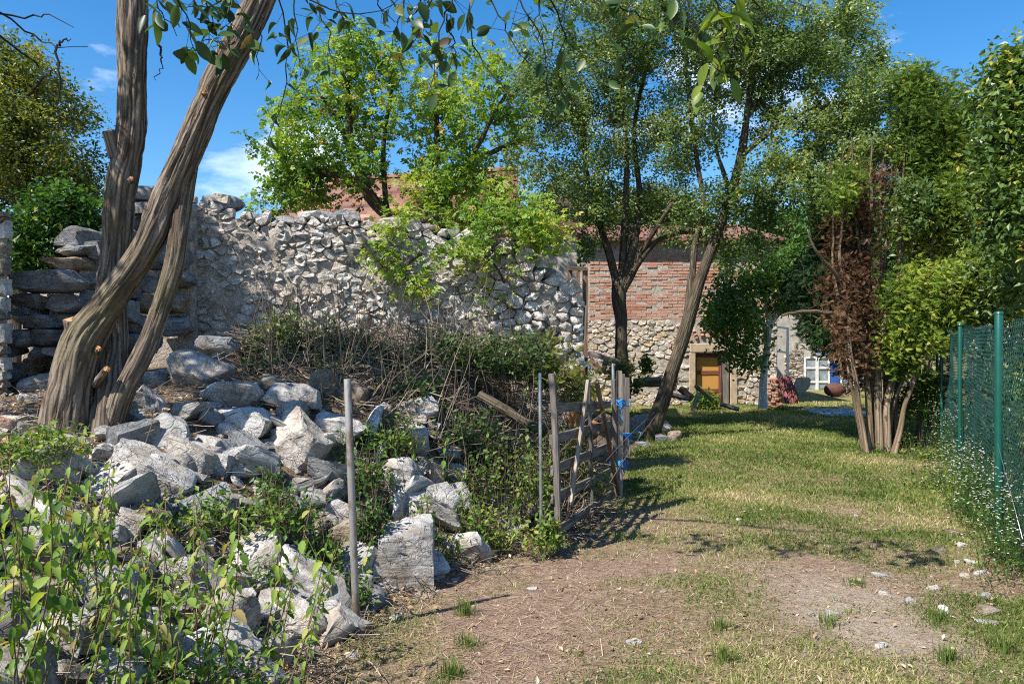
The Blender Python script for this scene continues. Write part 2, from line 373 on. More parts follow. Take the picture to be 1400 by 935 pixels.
TARP = plain('faded_blue_tarp', (.16, .26, .30), .5, .3, 0, .3, 5.)
WHITEP = plain('old_white_paint', (.62, .62, .62), .6, .3, 0, .2)
BLUEP = plain('blue_paint', (.02, .09, .36), .5, .4, 0, .2)
RUST = plain('rusty_iron', (.12, .055, .04), .8, .3, .2, .4)
SACK = plain('sackcloth', (.34, .28, .21), .95, .1, 0, .25)
REDSHEET = plain('red_brown_sheet', (.20, .065, .055), .6, .3, 0, .3)
CONC = plain('old_concrete', (.36, .28, .20), .95, .15, 0, .3, 6.)
FOIL = plain('blue_grey_foil', (.30, .36, .44), .3, .5, 0, .25, 5.)
m = MT('window_glass', .08, .6); m.b.inputs['Transmission Weight'].default_value = .0
GLASS = m.done(m.ramp(m.noise(m.obj(), 5, 4), [(.3, (.10, .13, .15)), (.7, (.34, .38, .42))]))
m = MT('brick', .92, .15); co = m.obj(); r = m.isl()
c = m.ramp(r, [(0, (.24, .085, .05)), (.4, (.36, .135, .08)), (.75, (.42, .18, .11)), (1, (.40, .27, .20))])
BRICK = m.done(m.mix(m.ramp(m.noise(m.pos(), 1.3, 6, .6), [(.30, .1), (.58, .85)]), m.mix(.7, c, m.ramp(m.noise(co, 24, 6, .7), [(.3, .55), (.7, 1.3)]), 'MULTIPLY'), (.43, .285, .22)), m.bump(m.noise(co, 30, 6), .02, .8))
m = MT('roof_tile', .85, .2); co = m.pos(); r = m.rnd()
c = m.ramp(m.math('FRACT', m.math('ADD', r, m.isl())), [(0, (.06, .032, .026)), (.35, (.16, .075, .058)), (.75, (.24, .12, .09)), (1, (.36, .23, .18))])
TILE = m.done(m.mix(m.ramp(m.noise(co, 2.2, 6, .65), [(.5, 0.), (.7, .6)]), c, (.17, .12, .09)), m.bump(m.noise(co, 25, 5), .01, .6))
PLASTER = earth_mat('grey_plaster', ((.28, .26, .24), (.40, .37, .33), (.52, .48, .43)), 2.2, .015)
m = MT('ground_earth', .96, .12); co = m.pos(); gv = m.attr('grass'); sv = m.attr('sand'); mv = m.attr('mound')
n1 = m.noise(co, 2.1, 9, .65, .3); n2 = m.noise(co, 16, 8, .7, .4); n3 = m.noise(co, 75, 5, .7)
dirt = m.ramp(m.math('ADD', m.math('MULTIPLY', n2, .7), m.math('MULTIPLY', n1, .3)), [(.33, (.18, .115, .083)), (.5, (.35, .245, .185)), (.66, (.50, .375, .30))])
sand = m.ramp(n2, [(.3, (.34, .265, .20)), (.5, (.47, .385, .30)), (.7, (.58, .50, .41))])
c = m.mix(sv, dirt, sand)
thatch = m.ramp(n2, [(.3, (.13, .14, .045)), (.48, (.24, .225, .085)), (.66, (.40, .325, .18))])
c = m.mix(gv, c, thatch)
c = m.mix(mv, c, m.ramp(n2, [(.3, (.10, .075, .055)), (.5, (.22, .16, .115)), (.7, (.40, .30, .22))]))
c = m.mix(.75, c, m.ramp(n3, [(.32, .38), (.5, .95), (.68, 1.4)]), 'MULTIPLY')
EARTH = m.done(c, m.bump(n3, .02, 1., m.bump(n2, .07, .9)))
# ------------------------------------------------------------------ the ground
def grass_density(x, y):
    x = np.asarray(x, float); y = np.asarray(y, float)
    n = fbm(xy0(x, y, .9, 2.), 4); n2 = fbm(xy0(x, y, 3.1, 5.), 3)
    toe = np.interp(y, TOE[:, 0], TOE[:, 1]); t = x-toe
    g = .56+.40*smooth((y-6.2)/5)+.35*smooth((y-10)/5)
    # bare trodden earth beside the rubble and gate, sandy patch near the fence
    g = g-.50*np.exp(-((t-.75)/.85)**2)*smooth((8.6-y)/2.5)
    s = np.exp(-(((x-2.1)/.5)**2+((y-4.65)/.95)**2)**1.2)
    g = g-.75*s
    g = g-.25*np.exp(-(((x-2.5)/.9)**2+((y-10.6)/1.2)**2))
    g = g+(n-.5)*1.35+(n2-.5)*.8
    g = g*smooth((t+.15)/.3)
    return np.clip(g, 0, 1), np.clip(s*1.3+(n2-.5)*.6, 0, 1)*smooth(s*6)
def axis(lo, hi, fine0, fine1, st, far):
    a = np.arange(fine0, fine1+1e-6, st); l = [fine0]; s_ = st
    while l[-1] > lo: s_ *= 1.35; l.append(l[-1]-s_)
    r = [fine1]; s_ = st
    while r[-1] < hi: s_ *= 1.35; r.append(r[-1]+s_)
    return np.concatenate([np.array(l[1:])[::-1], a, np.array(r[1:])])
gx = axis(-900, 900, -5.2, 8.6, .045, 0); gy = axis(-60, 1500, 2.4, 13.5, .045, 0)
GX, GY = np.meshgrid(gx, gy); GZ = ground(GX, GY); GZ = np.where(GY > 60, 0, GZ)
gd, gs = grass_density(GX, GY); gd = np.where(GY > 40, .8, gd)
mnd = smooth((np.interp(GY, TOE[:, 0], TOE[:, 1])-GX+.1)/.35)
ny, nx = GX.shape; ii = np.arange(ny*nx).reshape(ny, nx)
gf = np.stack([ii[:-1, :-1], ii[:-1, 1:], ii[1:, 1:], ii[1:, :-1]], -1).reshape(-1, 4)
ground_o = link('ground', mesh_np('ground', np.stack([GX, GY, GZ], -1).reshape(-1, 3), gf, EARTH, True, {'grass': gd.ravel(), 'sand': gs.ravel(), 'mound': mnd.ravel()}))
props(ground_o, 'trodden brown earth and dry grass track running back to the houses', kind='structure')

# ------------------------------------------------------------------ masonry
def clip_poly(poly, a, b):
    """keep points p with a.p <= b"""
    out = []; n = len(poly)
    for i in range(n):
        p, q = poly[i], poly[(i+1) % n]; dp, dq = a@p-b, a@q-b
        if dp <= 0: out.append(p)
        if (dp < 0 < dq) or (dq < 0 < dp): out.append(p+(q-p)*(dp/(dp-dq)))
    return out
def voronoi(sites, x0, x1, z0, z1, ax):
    S = np.array(sites)/np.array([ax, 1.]); cells = []
    for i, s in enumerate(S):
        poly = [np.array(p, float) for p in ((x0/ax, z0), (x1/ax, z0), (x1/ax, z1), (x0/ax, z1))]
        d = ((S-s)**2).sum(1)
        for j in np.argsort(d)[1:22]:
            a = S[j]-s; b = a@((S[j]+s)/2); poly = clip_poly(poly, a, b)
            if len(poly) < 3: break
        cells.append(np.array(poly)*np.array([ax, 1.]) if len(poly) >= 3 else None)
    return cells
def stone_piece(poly, rng, thick, joint, mat, nr=10):
    """front-rounded rubble stone from a face outline: local x along the wall, z up, -y out of the wall"""
    c = poly.mean(0); p = poly-c
    q = np.vstack([.95*p+.05*np.roll(p, -1, 0), .05*p+.95*np.roll(p, -1, 0)]).reshape(2, -1, 2).transpose(1, 0, 2).reshape(-1, 2)
    q = resample(np.vstack([q, q[:1]]), nr+1)[:-1]
    sz = np.sqrt((q**2).sum(1)).mean(); q = q*(1-joint/max(sz, abs(joint)*2))
    q = q*(1+rng.normal(0, .075, (nr, 1)))
    tl = rng.normal(0, .16, 2); v = []
    for sc, dep in ((1.0, -.06), (.96, .55*thick), (.84, .95*thick)):
        for a in q:
            b = a*sc; v.append((b[0], -(dep+(b@tl)*.5*(dep > 0)+rng.normal(0, .24*thick)*(dep > 0)), b[1]))
    v.append((0, -thick*(.98+rng.normal(0, .22)), 0)); f = []
    for r in (0, 1):
        for k in range(nr): f.append((r*nr+k, r*nr+(k+1) % nr, (r+1)*nr+(k+1) % nr, (r+1)*nr+k))
    for k in range(nr): f.append((2*nr+k, 2*nr+(k+1) % nr, 3*nr))
    me = polys('stone', v, f, mat, True); me.set_sharp_from_angle(angle=math.radians(20)); return me, c
class Face:
    """a vertical wall face through two ground points; u along, z up"""
    def __init__(s, a, b):
        s.a = np.array(a, float)[:2]; s.b = np.array(b, float)[:2]; s.L = np.linalg.norm(s.b-s.a); s.u = (s.b-s.a)/s.L; s.n = np.array([s.u[1], -s.u[0]])
    def at(s, u, z, out=0.): p = s.a+s.u*u+s.n*out; return np.array([p[0], p[1], z])
    def px(s, px, py):
        k = (px-700)/F       # x = k y
        t = (k*s.a[1]-s.a[0])/(s.u[0]-k*s.u[1]); p = s.a+s.u*t
        return t, CH-(py-HY)/F*p[1]
    def mtx(s, u, z, out=0.):
        return Matrix.Translation(Vector([float(x) for x in s.at(u, z, out)])) @ Matrix.Rotation(math.atan2(s.u[1], s.u[0]), 4, 'Z')

# ---- the ruined rubble wall
WF = Face(P(215, 475, 9.1), P(792, 475, 9.75))
ruin = thing('rubble_stone_wall', (*WF.at(WF.L/2, 0)[:2], 1.3), 'long ruined wall of pale rubble limestone behind the brush heap', 'wall')
tops = np.array([WF.px(a, b) for a, b in ((215, 262), (262, 272), (300, 268), (332, 292), (362, 300), (422, 296), (445, 290), (492, 302), (560, 308), (640, 322), (700, 338), (738, 368), (770, 384), (792, 402))])
rng = np.random.default_rng(5)
def top_at(u): return np.interp(u, tops[:, 0], tops[:, 1])
us = np.linspace(0, WF.L, 90); v = []; f = []
for k, u in enumerate(us):
    tz = top_at(u)-.12+float(fbm(np.array([[u*5, 0., 2.]]), 3)[0]-.5)*.22
    for j, z in enumerate(np.linspace(.5, tz, 24)):
        p = WF.at(u, z, float((fbm(np.array([[u*4, z*4, 0.]]), 3)[0]-.5)*.09+.06*smooth((fbm(np.array([[u*1.3, z*1.9, 9.]]), 3)[0]-.59)*7))+.010); v.append(p)
    v.append(WF.at(u, tz+.02, -.5)); v.append(WF.at(u, .5, -.5))
for k in range(89):
    for j in range(25): f.append((k*26+j, (k+1)*26+j, (k+1)*26+j+1, k*26+j+1))
f.append(tuple(range(25, -1, -1))); f.append(tuple(89*26+j for j in range(26)))
link('wall_core', polys('wall_core', v, f, MORTAR, True), ruin)
sites = []; zb = 1.05
tries = 0
while tries < 14000 and len(sites) < 640:
    tries += 1
    u = rng.uniform(.35, WF.L); z = rng.uniform(zb, 3.35)
    if z > top_at(u)-.02 or (z > top_at(u)-.2 and math.sin(u*9.7)+math.sin(u*23.) > .9): continue
    big = (u > WF.L-1.15)
    r = (rng.choice([.036, .052, .075, .11], p=[.36, .32, .22, .10]) if not big else rng.choice([.05, .08]))
    if all(((u-a)/1.45)**2+(z-b)**2 > ((r+c)*.62)**2*1.9 for a, b, c in sites): sites.append((u, z, r))
cells = voronoi([(a, b) for a, b, c in sites], .2, WF.L+.05, zb-.1, 3.6, 1.45)
order = sorted(range(len(sites)), key=lambda i: -sites[i][1]); made = 0
rest = Bag()
for i in order:
    c = cells[i]
    if c is None: continue
    u, z, r = sites[i]; c = c.copy()
    # the wall top cuts the uppermost cells to stone size
    lim = r*1.9; d = c-np.array([u, z]); dl = np.linalg.norm(d/np.array([1.4, 1]), axis=1); c = np.array([u, z])+d*np.minimum(1, lim/np.maximum(dl, 1e-6))[:, None]
    dens = float(fbm(np.array([[u*.9, z*1.3, 4.]]), 3)[0])
    me, cc = stone_piece(c, rng, .03+.05*rng.random()+(.04 if u > WF.L-1.15 else 0), rng.uniform(-.006, .007)+.02*max(0, dens-.5), WALLS if rng.random() < .8 else LIME)
    if made < 296:
        link('stone', me, ruin, mtx=WF.mtx(cc[0], cc[1], -.02)); made += 1
    else:
        vv = np.array([q.co[:] for q in me.vertices]); p = np.array([WF.at(cc[0]+a[0], cc[1]+a[2], -a[1]-.02) for a in vv])
        f4 = [list(q.vertices) for q in me.polygons if len(q.vertices) == 4]; f3 = [list(q.vertices) for q in me.polygons if len(q.vertices) == 3]
        rest.add(p, f3, f4)
if rest.n: props(link('small_wall_stones', rest.mesh('small_wall_stones', WALLS, True), ruin), kind='stuff')

# ---- rocks
_ico = {}
def ico(sub):
    if sub not in _ico:
        bm = bmesh.new(); bmesh.ops.create_icosphere(bm, subdivisions=sub, radius=1)
        bm.verts.ensure_lookup_table(); _ico[sub] = (np.array([v.co[:] for v in bm.verts]), np.array([[v.index for v in f.verts] for f in bm.faces])); bm.free()
    return _ico[sub]
def rock_mesh(seed, dims, mat, sub=4, boxy=.5, rough=.07):
    rg = np.random.default_rng(seed); v, f = ico(sub); v = v.copy()*1.25
    nn = nrm(rg.normal(size=(13, 3))); hh = rg.uniform(.62, .9, 13)
    ax = np.vstack([np.eye(3), -np.eye(3)]); ax = nrm(ax+rg.normal(0, .16, ax.shape))
    nn = np.vstack([nn, ax]); hh = np.concatenate([hh, rg.uniform(.62, .78, 6)*(1-.1*boxy)])
    for it in range(2):
        for n_, h_ in zip(nn, hh): v = v+np.outer(np.minimum(0, h_-v@n_), n_)
    v = v/np.abs(v).max(0)
    d = np.array(dims)/2; w_ = v*d
    s = float(np.mean(d)); dirn = nrm(v)
    n1 = fbm(w_/s*1.6+seed*3.7, 3)-.5; n2 = fbm(w_/s*np.array([2.2, 2.2, 7.])+seed*1.3, 4)-.5
    ridg = np.abs(fbm(w_/s*2.6+seed*5.1, 3)-.5)
    w_ = w_+dirn*(s*(rough*2.0*n1+rough*1.6*n2-rough*2.2*np.maximum(0, .10-ridg)*4))[:, None]
    me = mesh_np('rock', w_, f, mat, True)
    me.set_sharp_from_angle(angle=math.radians(38))
    return me
def rot(rx, ry, rz): return (Matrix.Rotation(math.radians(rz), 4, 'Z') @ Matrix.Rotation(math.radians(ry), 4, 'Y') @ Matrix.Rotation(math.radians(rx), 4, 'X'))
# the broken end of the wall: big flat blocks, stacked dry, most toned dark for tree shade
END = [(105, 362, 74, 20, 7.62), (150, 358, 40, 20, 7.7), (120, 345, 62, 16, 7.6), (77, 388, 92, 30, 7.5), (112, 325, 44, 26, 7.7), (135, 342, 30, 26, 7.6), (47, 412, 48, 20, 7.5), (75, 413, 30, 12, 7.55), (100, 417, 46, 22, 7.5), (43, 427, 40, 15, 7.55), (62, 442, 55, 20, 7.5), (100, 436, 40, 20, 7.6),
       (35, 462, 44, 26, 7.4), (72, 462, 44, 22, 7.4), (108, 458, 44, 24, 7.5), (140, 380, 36, 30, 7.7), (140, 410, 40, 24, 7.65), (135, 435, 44, 22, 7.6), (15, 478, 40, 22, 7.4), (60, 482, 30, 18, 7.4), (100, 482, 50, 20, 7.4), (150, 465, 50, 30, 7.7),
       (200, 268, 54, 22, 8.5), (196, 287, 50, 18, 8.45), (205, 306, 46, 24, 8.5), (192, 330, 52, 24, 8.45), (196, 358, 46, 26, 8.45), (196, 388, 50, 28, 8.4), (194, 416, 48, 26, 8.4), (192, 444, 46, 28, 8.3), (190, 470, 50, 26, 8.2),
       (236, 284, 40, 30, 8.75), (240, 318, 42, 28, 8.7), (238, 350, 40, 30, 8.7), (242, 382, 46, 28, 8.65), (238, 414, 44, 28, 8.6), (240, 446, 46, 28, 8.6), (170, 352, 40, 30, 8.2), (168, 390, 42, 32, 8.1), (166, 425, 40, 30, 8.0), (165, 300, 34, 24, 8.2), (160, 325, 34, 22, 8.1)]
endw = thing('dry_stone_stack', P(100, 495, 7.6), 'stepped dry-laid end of wall, big dark flat blocks behind the forked tree', 'wall')
for (pa, pb, pc, dd) in ((28, 100, 402, 7.9), (100, 162, 350, 8.05), (158, 262, 284, 8.95)):
    xa, xb = (pa-700)/F*dd, (pb-700)/F*dd; link('rubble_core', box('rubble_core', xa, xb, dd, dd+.3, .5, CH-(pc-HY)/F*dd, MORTAR, .02), endw)
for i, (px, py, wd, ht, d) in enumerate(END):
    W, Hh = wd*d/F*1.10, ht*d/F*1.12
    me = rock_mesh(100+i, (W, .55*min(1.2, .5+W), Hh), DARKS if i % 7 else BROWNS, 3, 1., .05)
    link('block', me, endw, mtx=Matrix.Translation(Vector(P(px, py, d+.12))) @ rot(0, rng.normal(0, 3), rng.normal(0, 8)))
# caps along the ruined top
for px, py, wd, ht in ((300, 276, 60, 20), (275, 287, 50, 18), (342, 297, 40, 16), (386, 300, 46, 14), (427, 293, 44, 16), (452, 300, 40, 22), (474, 296, 40, 22), (505, 308, 46, 14), (535, 304, 40, 18), (575, 312, 50, 14), (612, 317, 40, 14), (655, 327, 50, 16), (690, 338, 44, 16), (725, 356, 40, 24), (750, 374, 40, 18)):
    u, z = WF.px(px, py); d = WF.at(u, z)[1]
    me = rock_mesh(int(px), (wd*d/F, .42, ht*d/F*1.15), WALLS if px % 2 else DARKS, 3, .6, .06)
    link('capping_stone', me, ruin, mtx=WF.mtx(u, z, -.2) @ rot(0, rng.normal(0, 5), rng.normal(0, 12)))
# pillar at the far left edge
pil = thing('masonry_pillar', P(-6, 490, 7.0), 'sunlit mortared stone pillar cut by the left edge', 'pillar')
pw = Face(P(-55, 475, 7.0), P(13, 475, 7.0)); pt = CH-(290-HY)/F*7.0
x0, x1 = pw.a[0], pw.b[0]-.02; link('pillar_core', polys('pillar_core', [(x0, 7.0, .6), (x1, 7.0, .6), (x1-.36, 7.5, .6), (x0-.36, 7.5, .6), (x0, 7.0, pt), (x1, 7.0, pt-.03), (x1-.36, 7.5, pt), (x0-.36, 7.5, pt)], [(0, 1, 5, 4), (1, 2, 6, 5), (2, 3, 7, 6), (3, 0, 4, 7), (4, 5, 6, 7)], MORTAR), pil)
ps = [(rng.uniform(0, pw.L), rng.uniform(1.2, pt)) for k in range(40)]
for c in voronoi(ps, 0, pw.L, 1.1, pt, 1.4):
    if c is not None and np.ptp(c[:, 0]) < .4:
        me, cc = stone_piece(c, rng, .05, .012, BROWNS if rng.random() < .5 else WALLS); link('stone', me, pil, mtx=pw.mtx(cc[0], cc[1], .01))

# ------------------------------------------------------------------ houses
# the brick and rubble house at the end of the track
HD = 21.8
def X(px, d=HD): return (px-700)/F*d
def Z(py, d=HD): return CH-(py-HY)/F*d
house = thing('brick_house', (X(930), HD, 0), 'old house, red brick above pale rubble, with small ochre door', 'house')
HF = Face((X(700), HD), (X(1062), HD)); zt = Z(328); zm = Z(437)
dx0, dx1, dz1 = X(951), X(998), Z(482)
bw = Bag()
def slab(x0, x1, z0, z1, y=HD, t=.45): 
    v = [(x0, y, z0), (x1, y, z0), (x1, y, z1), (x0, y, z1), (x0, y+t, z0), (x1, y+t, z0), (x1, y+t, z1), (x0, y+t, z1)]
    bw.add(v, None, [(0, 1, 2, 3), (1, 5, 6, 2), (5, 4, 7, 6), (4, 0, 3, 7), (3, 2, 6, 7), (0, 4, 5, 1)])
slab(X(700), dx0, -.3, zm); slab(dx1, X(1062), -.3, zm); slab(dx0, dx1, dz1, zm); slab(X(700), X(1062), zm+.003, zt)
link('wall', bw.mesh('wall', MORTAR), house)
link('side_wall', box('side_wall', X(1062)-.4, X(1062)-.004, HD+.45, HD+7.5, -.3, zt, PLASTER, 0), house)
link('back_wall', box('back_wall', X(700), X(1062)-.01, HD+7.5, HD+7.9, -.3, zt, PLASTER, 0), house)
sites = []
for _ in range(5000):
    x = rng.uniform(X(795), X(1062)); z = rng.uniform(-.05, zm-.02)
    if dx0-.28 < x < dx1+.26 and z < dz1+.3: continue
    if X(935) < x < X(990) and z > zm-.75: continue
    if all(((x-a)/1.7)**2+(z-b)**2 > .105**2*rng.uniform(.45, 1.8) for a, b in sites): sites.append((x, z))
    if len(sites) >= 320: break
for (x, z), c in zip(sites, voronoi([(a-HF.a[0], b) for a, b in sites], X(795)-HF.a[0], X(1062)-HF.a[0], -.1, zm-.01, 1.7)):
    if c is None or rng.random() < .16: continue
    s0 = np.array([x-HF.a[0], z]); d = c-s0; dl = np.linalg.norm(d/np.array([1.7, 1]), axis=1); c = s0+d*np.minimum(1, .15/np.maximum(dl, 1e-6))[:, None]
    me, cc = stone_piece(c, rng, .018+.022*rng.random(), .010, HOUSES, 9); link('stone', me, house, mtx=HF.mtx(cc[0], cc[1], 0))
bk = Bag(); bz = zm+.012; row = 0
while bz < zt-.05:
    x = X(806)-(.14 if row % 2 else 0)
    while x < X(1062)-.05:
        if rng.random() > .12:
            o_ = rng.normal(0, .006)+.012-.02*(rng.random() < .1); a, b, z0, z1 = max(x, X(806))+.006, min(x+.265, X(1062)), bz+rng.normal(0, .003), bz+.068+rng.normal(0, .004)
            v = [(a, HD-o_, z0), (b, HD-o_+rng.normal(0, .003), z0), (b, HD-o_, z1), (a, HD-o_, z1), (a, HD+.05, z0), (b, HD+.05, z0), (b, HD+.05, z1), (a, HD+.05, z1)]
            bk.add(v, None, [(0, 1, 2, 3), (1, 5, 6, 2), (4, 0, 3, 7), (3, 2, 6, 7), (0, 4, 5, 1)])
        x += .285
    bz += .083; row += 1
props(link('brickwork', bk.mesh('brickwork', BRICK), house), kind='stuff')
for k in range(13):            # brick relieving arch over the lintel
    a = math.radians(150-k*10); cx, cz = X(968), Z(482)-.35; p0 = np.array([cx+math.cos(a)*.95, HD-.03, cz+math.sin(a)*.78]); p1 = np.array([cx+math.cos(a)*1.2, HD-.03, cz+math.sin(a)*1.04])
    me, c = board(p0, p1, .075, .10, (0, -1, 0), BRICK, rng, 'arch_brick'); link('arch_brick', me, house, c)
link('lintel', box('lintel', X(943), X(1002), HD-.06, HD+.3, dz1, Z(470), CONC, .02), house)
link('jamb', box('jamb', X(942), dx0, HD-.05, HD+.3, -.2, dz1-.003, CONC, .02), house)
link('jamb', box('jamb', dx1, X(1008), HD-.05, HD+.3, -.2, dz1-.003, CONC, .02), house)
door = link('door', box('door', dx0+.01, X(988), HD+.16, HD+.2, 0.0, dz1-.02, WDOOR, .004), house)
for z0, z1 in ((Z(512), Z(507)), (.02, .14), (dz1-.13, dz1-.03), (Z(536), Z(532))):
    me, c = board((dx0+.02, HD+.15, (z0+z1)/2), (X(987), HD+.15, (z0+z1)/2), z1-z0, .03, (0, -1, 0), WRED, rng, 'rail'); link('rail', me, door, c)
for xx in (952.5, 986):
    me, c = board((X(xx), HD+.147, .02), (X(xx), HD+.147, dz1-.04), .07, .03, (0, -1, 0), WRED, rng, 'stile'); link('stile', me, door, c)
me, c = board((X(993.5), HD+.1, -.02), (X(993.5), HD+.1, dz1-.01), .15, .05, (0, -1, 0), WGREY, rng, 'door_frame'); link('door_frame', me, house, c)
link('threshold', box('threshold', dx0, dx1, HD+.02, HD+.34, -.2, .02, CONC, .01), house)
rf = Bag(); rf.add([(X(690), HD-.3, zt+.02), (X(1070), HD-.3, zt+.02), (X(1070), HD+4, zt+1.0), (X(690), HD+4, zt+1.0), (X(1070), HD+8.2, zt+.02), (X(690), HD+8.2, zt+.02),
        (X(690), HD-.3, zt-.06), (X(1070), HD-.3, zt-.06), (X(1070), HD+8.2, zt-.06), (X(690), HD+8.2, zt-.06)], [(1, 4, 2), (0, 3, 5)], [(0, 1, 2, 3), (3, 2, 4, 5), (0, 6, 7, 1), (1, 7, 8, 4), (4, 8, 9, 5), (5, 9, 6, 0)])
link('roof', rf.mesh('roof', TILE), house)

# the tiled house hidden behind the ruined wall
th = thing('tiled_roof_house', (-2.5, 17, .9), 'house with weathered red tiled roof rising behind the ruined wall', 'house')
rx0, rx1, ry, rz, ey, ez = -5.3, .12, 16.0, 5.17, 13.0, 2.95
link('wall', box('wall', rx0+.3, rx1-.35, ey+.35, 2*ry-ey-.35, .3, 3.0, PLASTER, 0), th)
link('gable', polys('gable', [(rx1-.4, ey+.3, 2.9), (rx1-.4, 2*ry-ey-.3, 2.9), (rx1-.4, ry, rz-.1), (rx1-.3, ey+.3, 2.9), (rx1-.3, 2*ry-ey-.3, 2.9), (rx1-.3, ry, rz-.1)], [(0, 2, 1), (3, 4, 5), (0, 1, 4, 3), (1, 2, 5, 4), (2, 0, 3, 5)], PLASTER), th)
rfm = link('roof', polys('roof', [(rx0, ey, ez), (rx1, ey, ez), (rx1, ry, rz), (rx0+1.5, ry, rz-.25), (rx1, 2*ry-ey, ez), (rx0, 2*ry-ey, ez), (rx0, ey, ez-.1), (rx1, ey, ez-.1), (rx1, ry, rz-.1), (rx0+1.5, ry, rz-.35), (rx1, 2*ry-ey, ez-.1), (rx0, 2*ry-ey, ez-.1)],
      [(0, 1, 2, 3), (3, 2, 4, 5), (6, 9, 8, 7), (9, 11, 10, 8), (0, 6, 7, 1), (1, 7, 8, 2), (2, 8, 10, 4), (4, 10, 11, 5), (5, 11, 9, 3), (3, 9, 6, 0)], TILE), th, (0, 0, -.10))
tv = [(-.088, 0, 0), (.088, 0, 0), (.088, -.16, 0), (.05, -.195, 0), (0, -.21, 0), (-.05, -.195, 0), (-.088, -.16, 0)]
tvv = [(a, b, .022) for a, b, c in tv]+[(a, b, .006) for a, b, c in tv]
tme = polys('tile', tvv, [tuple(range(6, -1, -1))]+[(i, (i+1) % 7, (i+1) % 7+7, i+7) for i in range(7)], TILE)
sl = math.atan2(rz-ez, ry-ey); Ls = math.hypot(rz-ez, ry-ey); nrow = int(Ls/.15); k = 0; rb = Bag()
tvn = np.array(tvv)
for r_ in range(nrow):
    for c_ in range(int((rx1-rx0)/.18)):
        s_ = Ls-.02-r_*.15; x = rx1-.09-c_*.18-(.09 if r_ % 2 else 0)
        if x < rx0+.1+1.5*s_/Ls: continue
        sag = -.25*(s_/Ls)*min(1, (rx1-x)/(rx1-rx0-1.5))
        M = Matrix.Translation(Vector((x, ey+math.cos(sl)*s_, ez+math.sin(sl)*s_+sag+.012))) @ Matrix.Rotation(sl+.06+rng.normal(0, .02), 4, 'X') @ Matrix.Rotation(rng.normal(0, .03), 4, 'Z')
        if k < 290 and x > -4.4: link('tile', tme, rfm, mtx=M); k += 1
        else: rb.add((np.array(M)[:3, :3] @ tvn.T).T+np.array(M)[:3, 3], None, [(i, (i+1) % 7, (i+1) % 7+7, i+7) for i in range(7)]); b0 = rb.n-14; rb.f3.append(np.array([(b0, b0+i+1, b0+i)[::-1] for i in range(1, 6)]))
props(link('tile_rows', rb.mesh('tile_rows', TILE), rfm), kind='stuff')
for k in range(10):
    x = rx1-.2-k*.37; z = rz+.01-.25*((rx1-x)/(rx1-rx0-1.5))
    an = np.linspace(0, math.pi, 7); v = [(x+s*.2, ry+math.cos(a)*.11*(1.08 if s > 0 else 1), z-.03+math.sin(a)*.09*(1.1 if s > 0 else 1)) for s in (-1, 1) for a in an]
    link('ridge_tile', polys('ridge_tile', v, [(i, i+1, 8+i, 7+i) for i in range(6)]+[tuple(range(6, -1, -1)), tuple(range(7, 14))], TILE, True), rfm)
me, c = board((rx1+.03, ey, ez-.02), (rx1+.03, ry, rz), .16, .03, (1, 0, 0), WGREY, rng, 'verge_board'); link('verge_board', me, th, c)
# lower lean-to roof to its right
ln = thing('lean_to_shed', (.9, 16.5, .6), 'low red-roofed lean-to right of the tiled house gable', 'shed')
a0, a1 = .35, 1.25
link('wall', box('wall', a0+.1, a1-.1, 14.2, 18, .3, 3.75, PLASTER, 0), ln)
link('roof', polys('roof', [(a0, 14.0, 3.75), (a1, 14.0, 3.75), (a1, 18.2, 5.0), (a0, 18.2, 5.0), (a0, 14.0, 3.67), (a1, 14.0, 3.67), (a1, 18.2, 4.92), (a0, 18.2, 4.92)], [(0, 1, 2, 3), (7, 6, 5, 4), (0, 4, 5, 1), (1, 5, 6, 2), (2, 6, 7, 3), (3, 7, 4, 0)], TILE), ln)

# the set-back house with the glazed window doors
RD = 30.0
bh = thing('set_back_house', (X(1130, RD), RD, 0), 'far plastered house with white glazed doors beside a blue door', 'house')
def RX(px): return X(px, RD)
def RZ(py): return Z(py, RD)
link('wall', box('wall', RX(1040), RX(1240), RD, RD+6, -.2, RZ(395), PLASTER, 0), bh)
RFc = Face((RX(1040), RD), (RX(1240), RD)); st = [(rng.uniform(RX(1072), RX(1098))-RX(1040), rng.uniform(0, RZ(480))) for k in range(70)]
for c in voronoi(st, RX(1072)-RX(1040), RX(1098)-RX(1040), 0, RZ(478), 1.8):
    if c is not None: me, cc = stone_piece(c, rng, .03, .012, BROWNS if rng.random() < .6 else HOUSES, 8); link('stone', me, bh, mtx=RFc.mtx(cc[0], cc[1], .01))
gd_ = link('glazed_door', box('glazed_door', RX(1099), RX(1134), RD-.03, RD-.002, .03, RZ(489), GLASS, 0), bh)
for a, b in ((1099, 1101.5), (1114.5, 1118.5), (1131.5, 1134)): link('frame', box('frame', RX(a), RX(b), RD-.075, RD-.03, .0, RZ(488.4), WHITEP, .008), gd_)
for py in (489, 503, 522, 535): 
    for a, b in ((1101.6, 1114.4), (1118.6, 1131.4)): link('frame', box('frame', RX(a), RX(b), RD-.07, RD-.031, max(.0, RZ(py)-.04), RZ(py)+.03, WHITEP, .008), gd_)
link('blue_door', box('blue_door', RX(1135), RX(1147), RD-.06, RD-.003, .0, RZ(495), BLUEP, .01), bh)
wn_ = link('covered_window', box('covered_window', RX(1151), RX(1182), RD-.04, RD-.002, .25, RZ(498), FOIL, .005), bh)
for a, b in ((1148.5, 1151), (1166, 1168), (1182, 1184)): link('frame', box('frame', RX(a), RX(b), RD-.08, RD-.003, .15, RZ(496), WHITEP, .008), wn_)
link('fanlight', box('fanlight', RX(1116), RX(1146), RD-.03, RD-.003, RZ(487), RZ(474), FOIL, .005), bh)
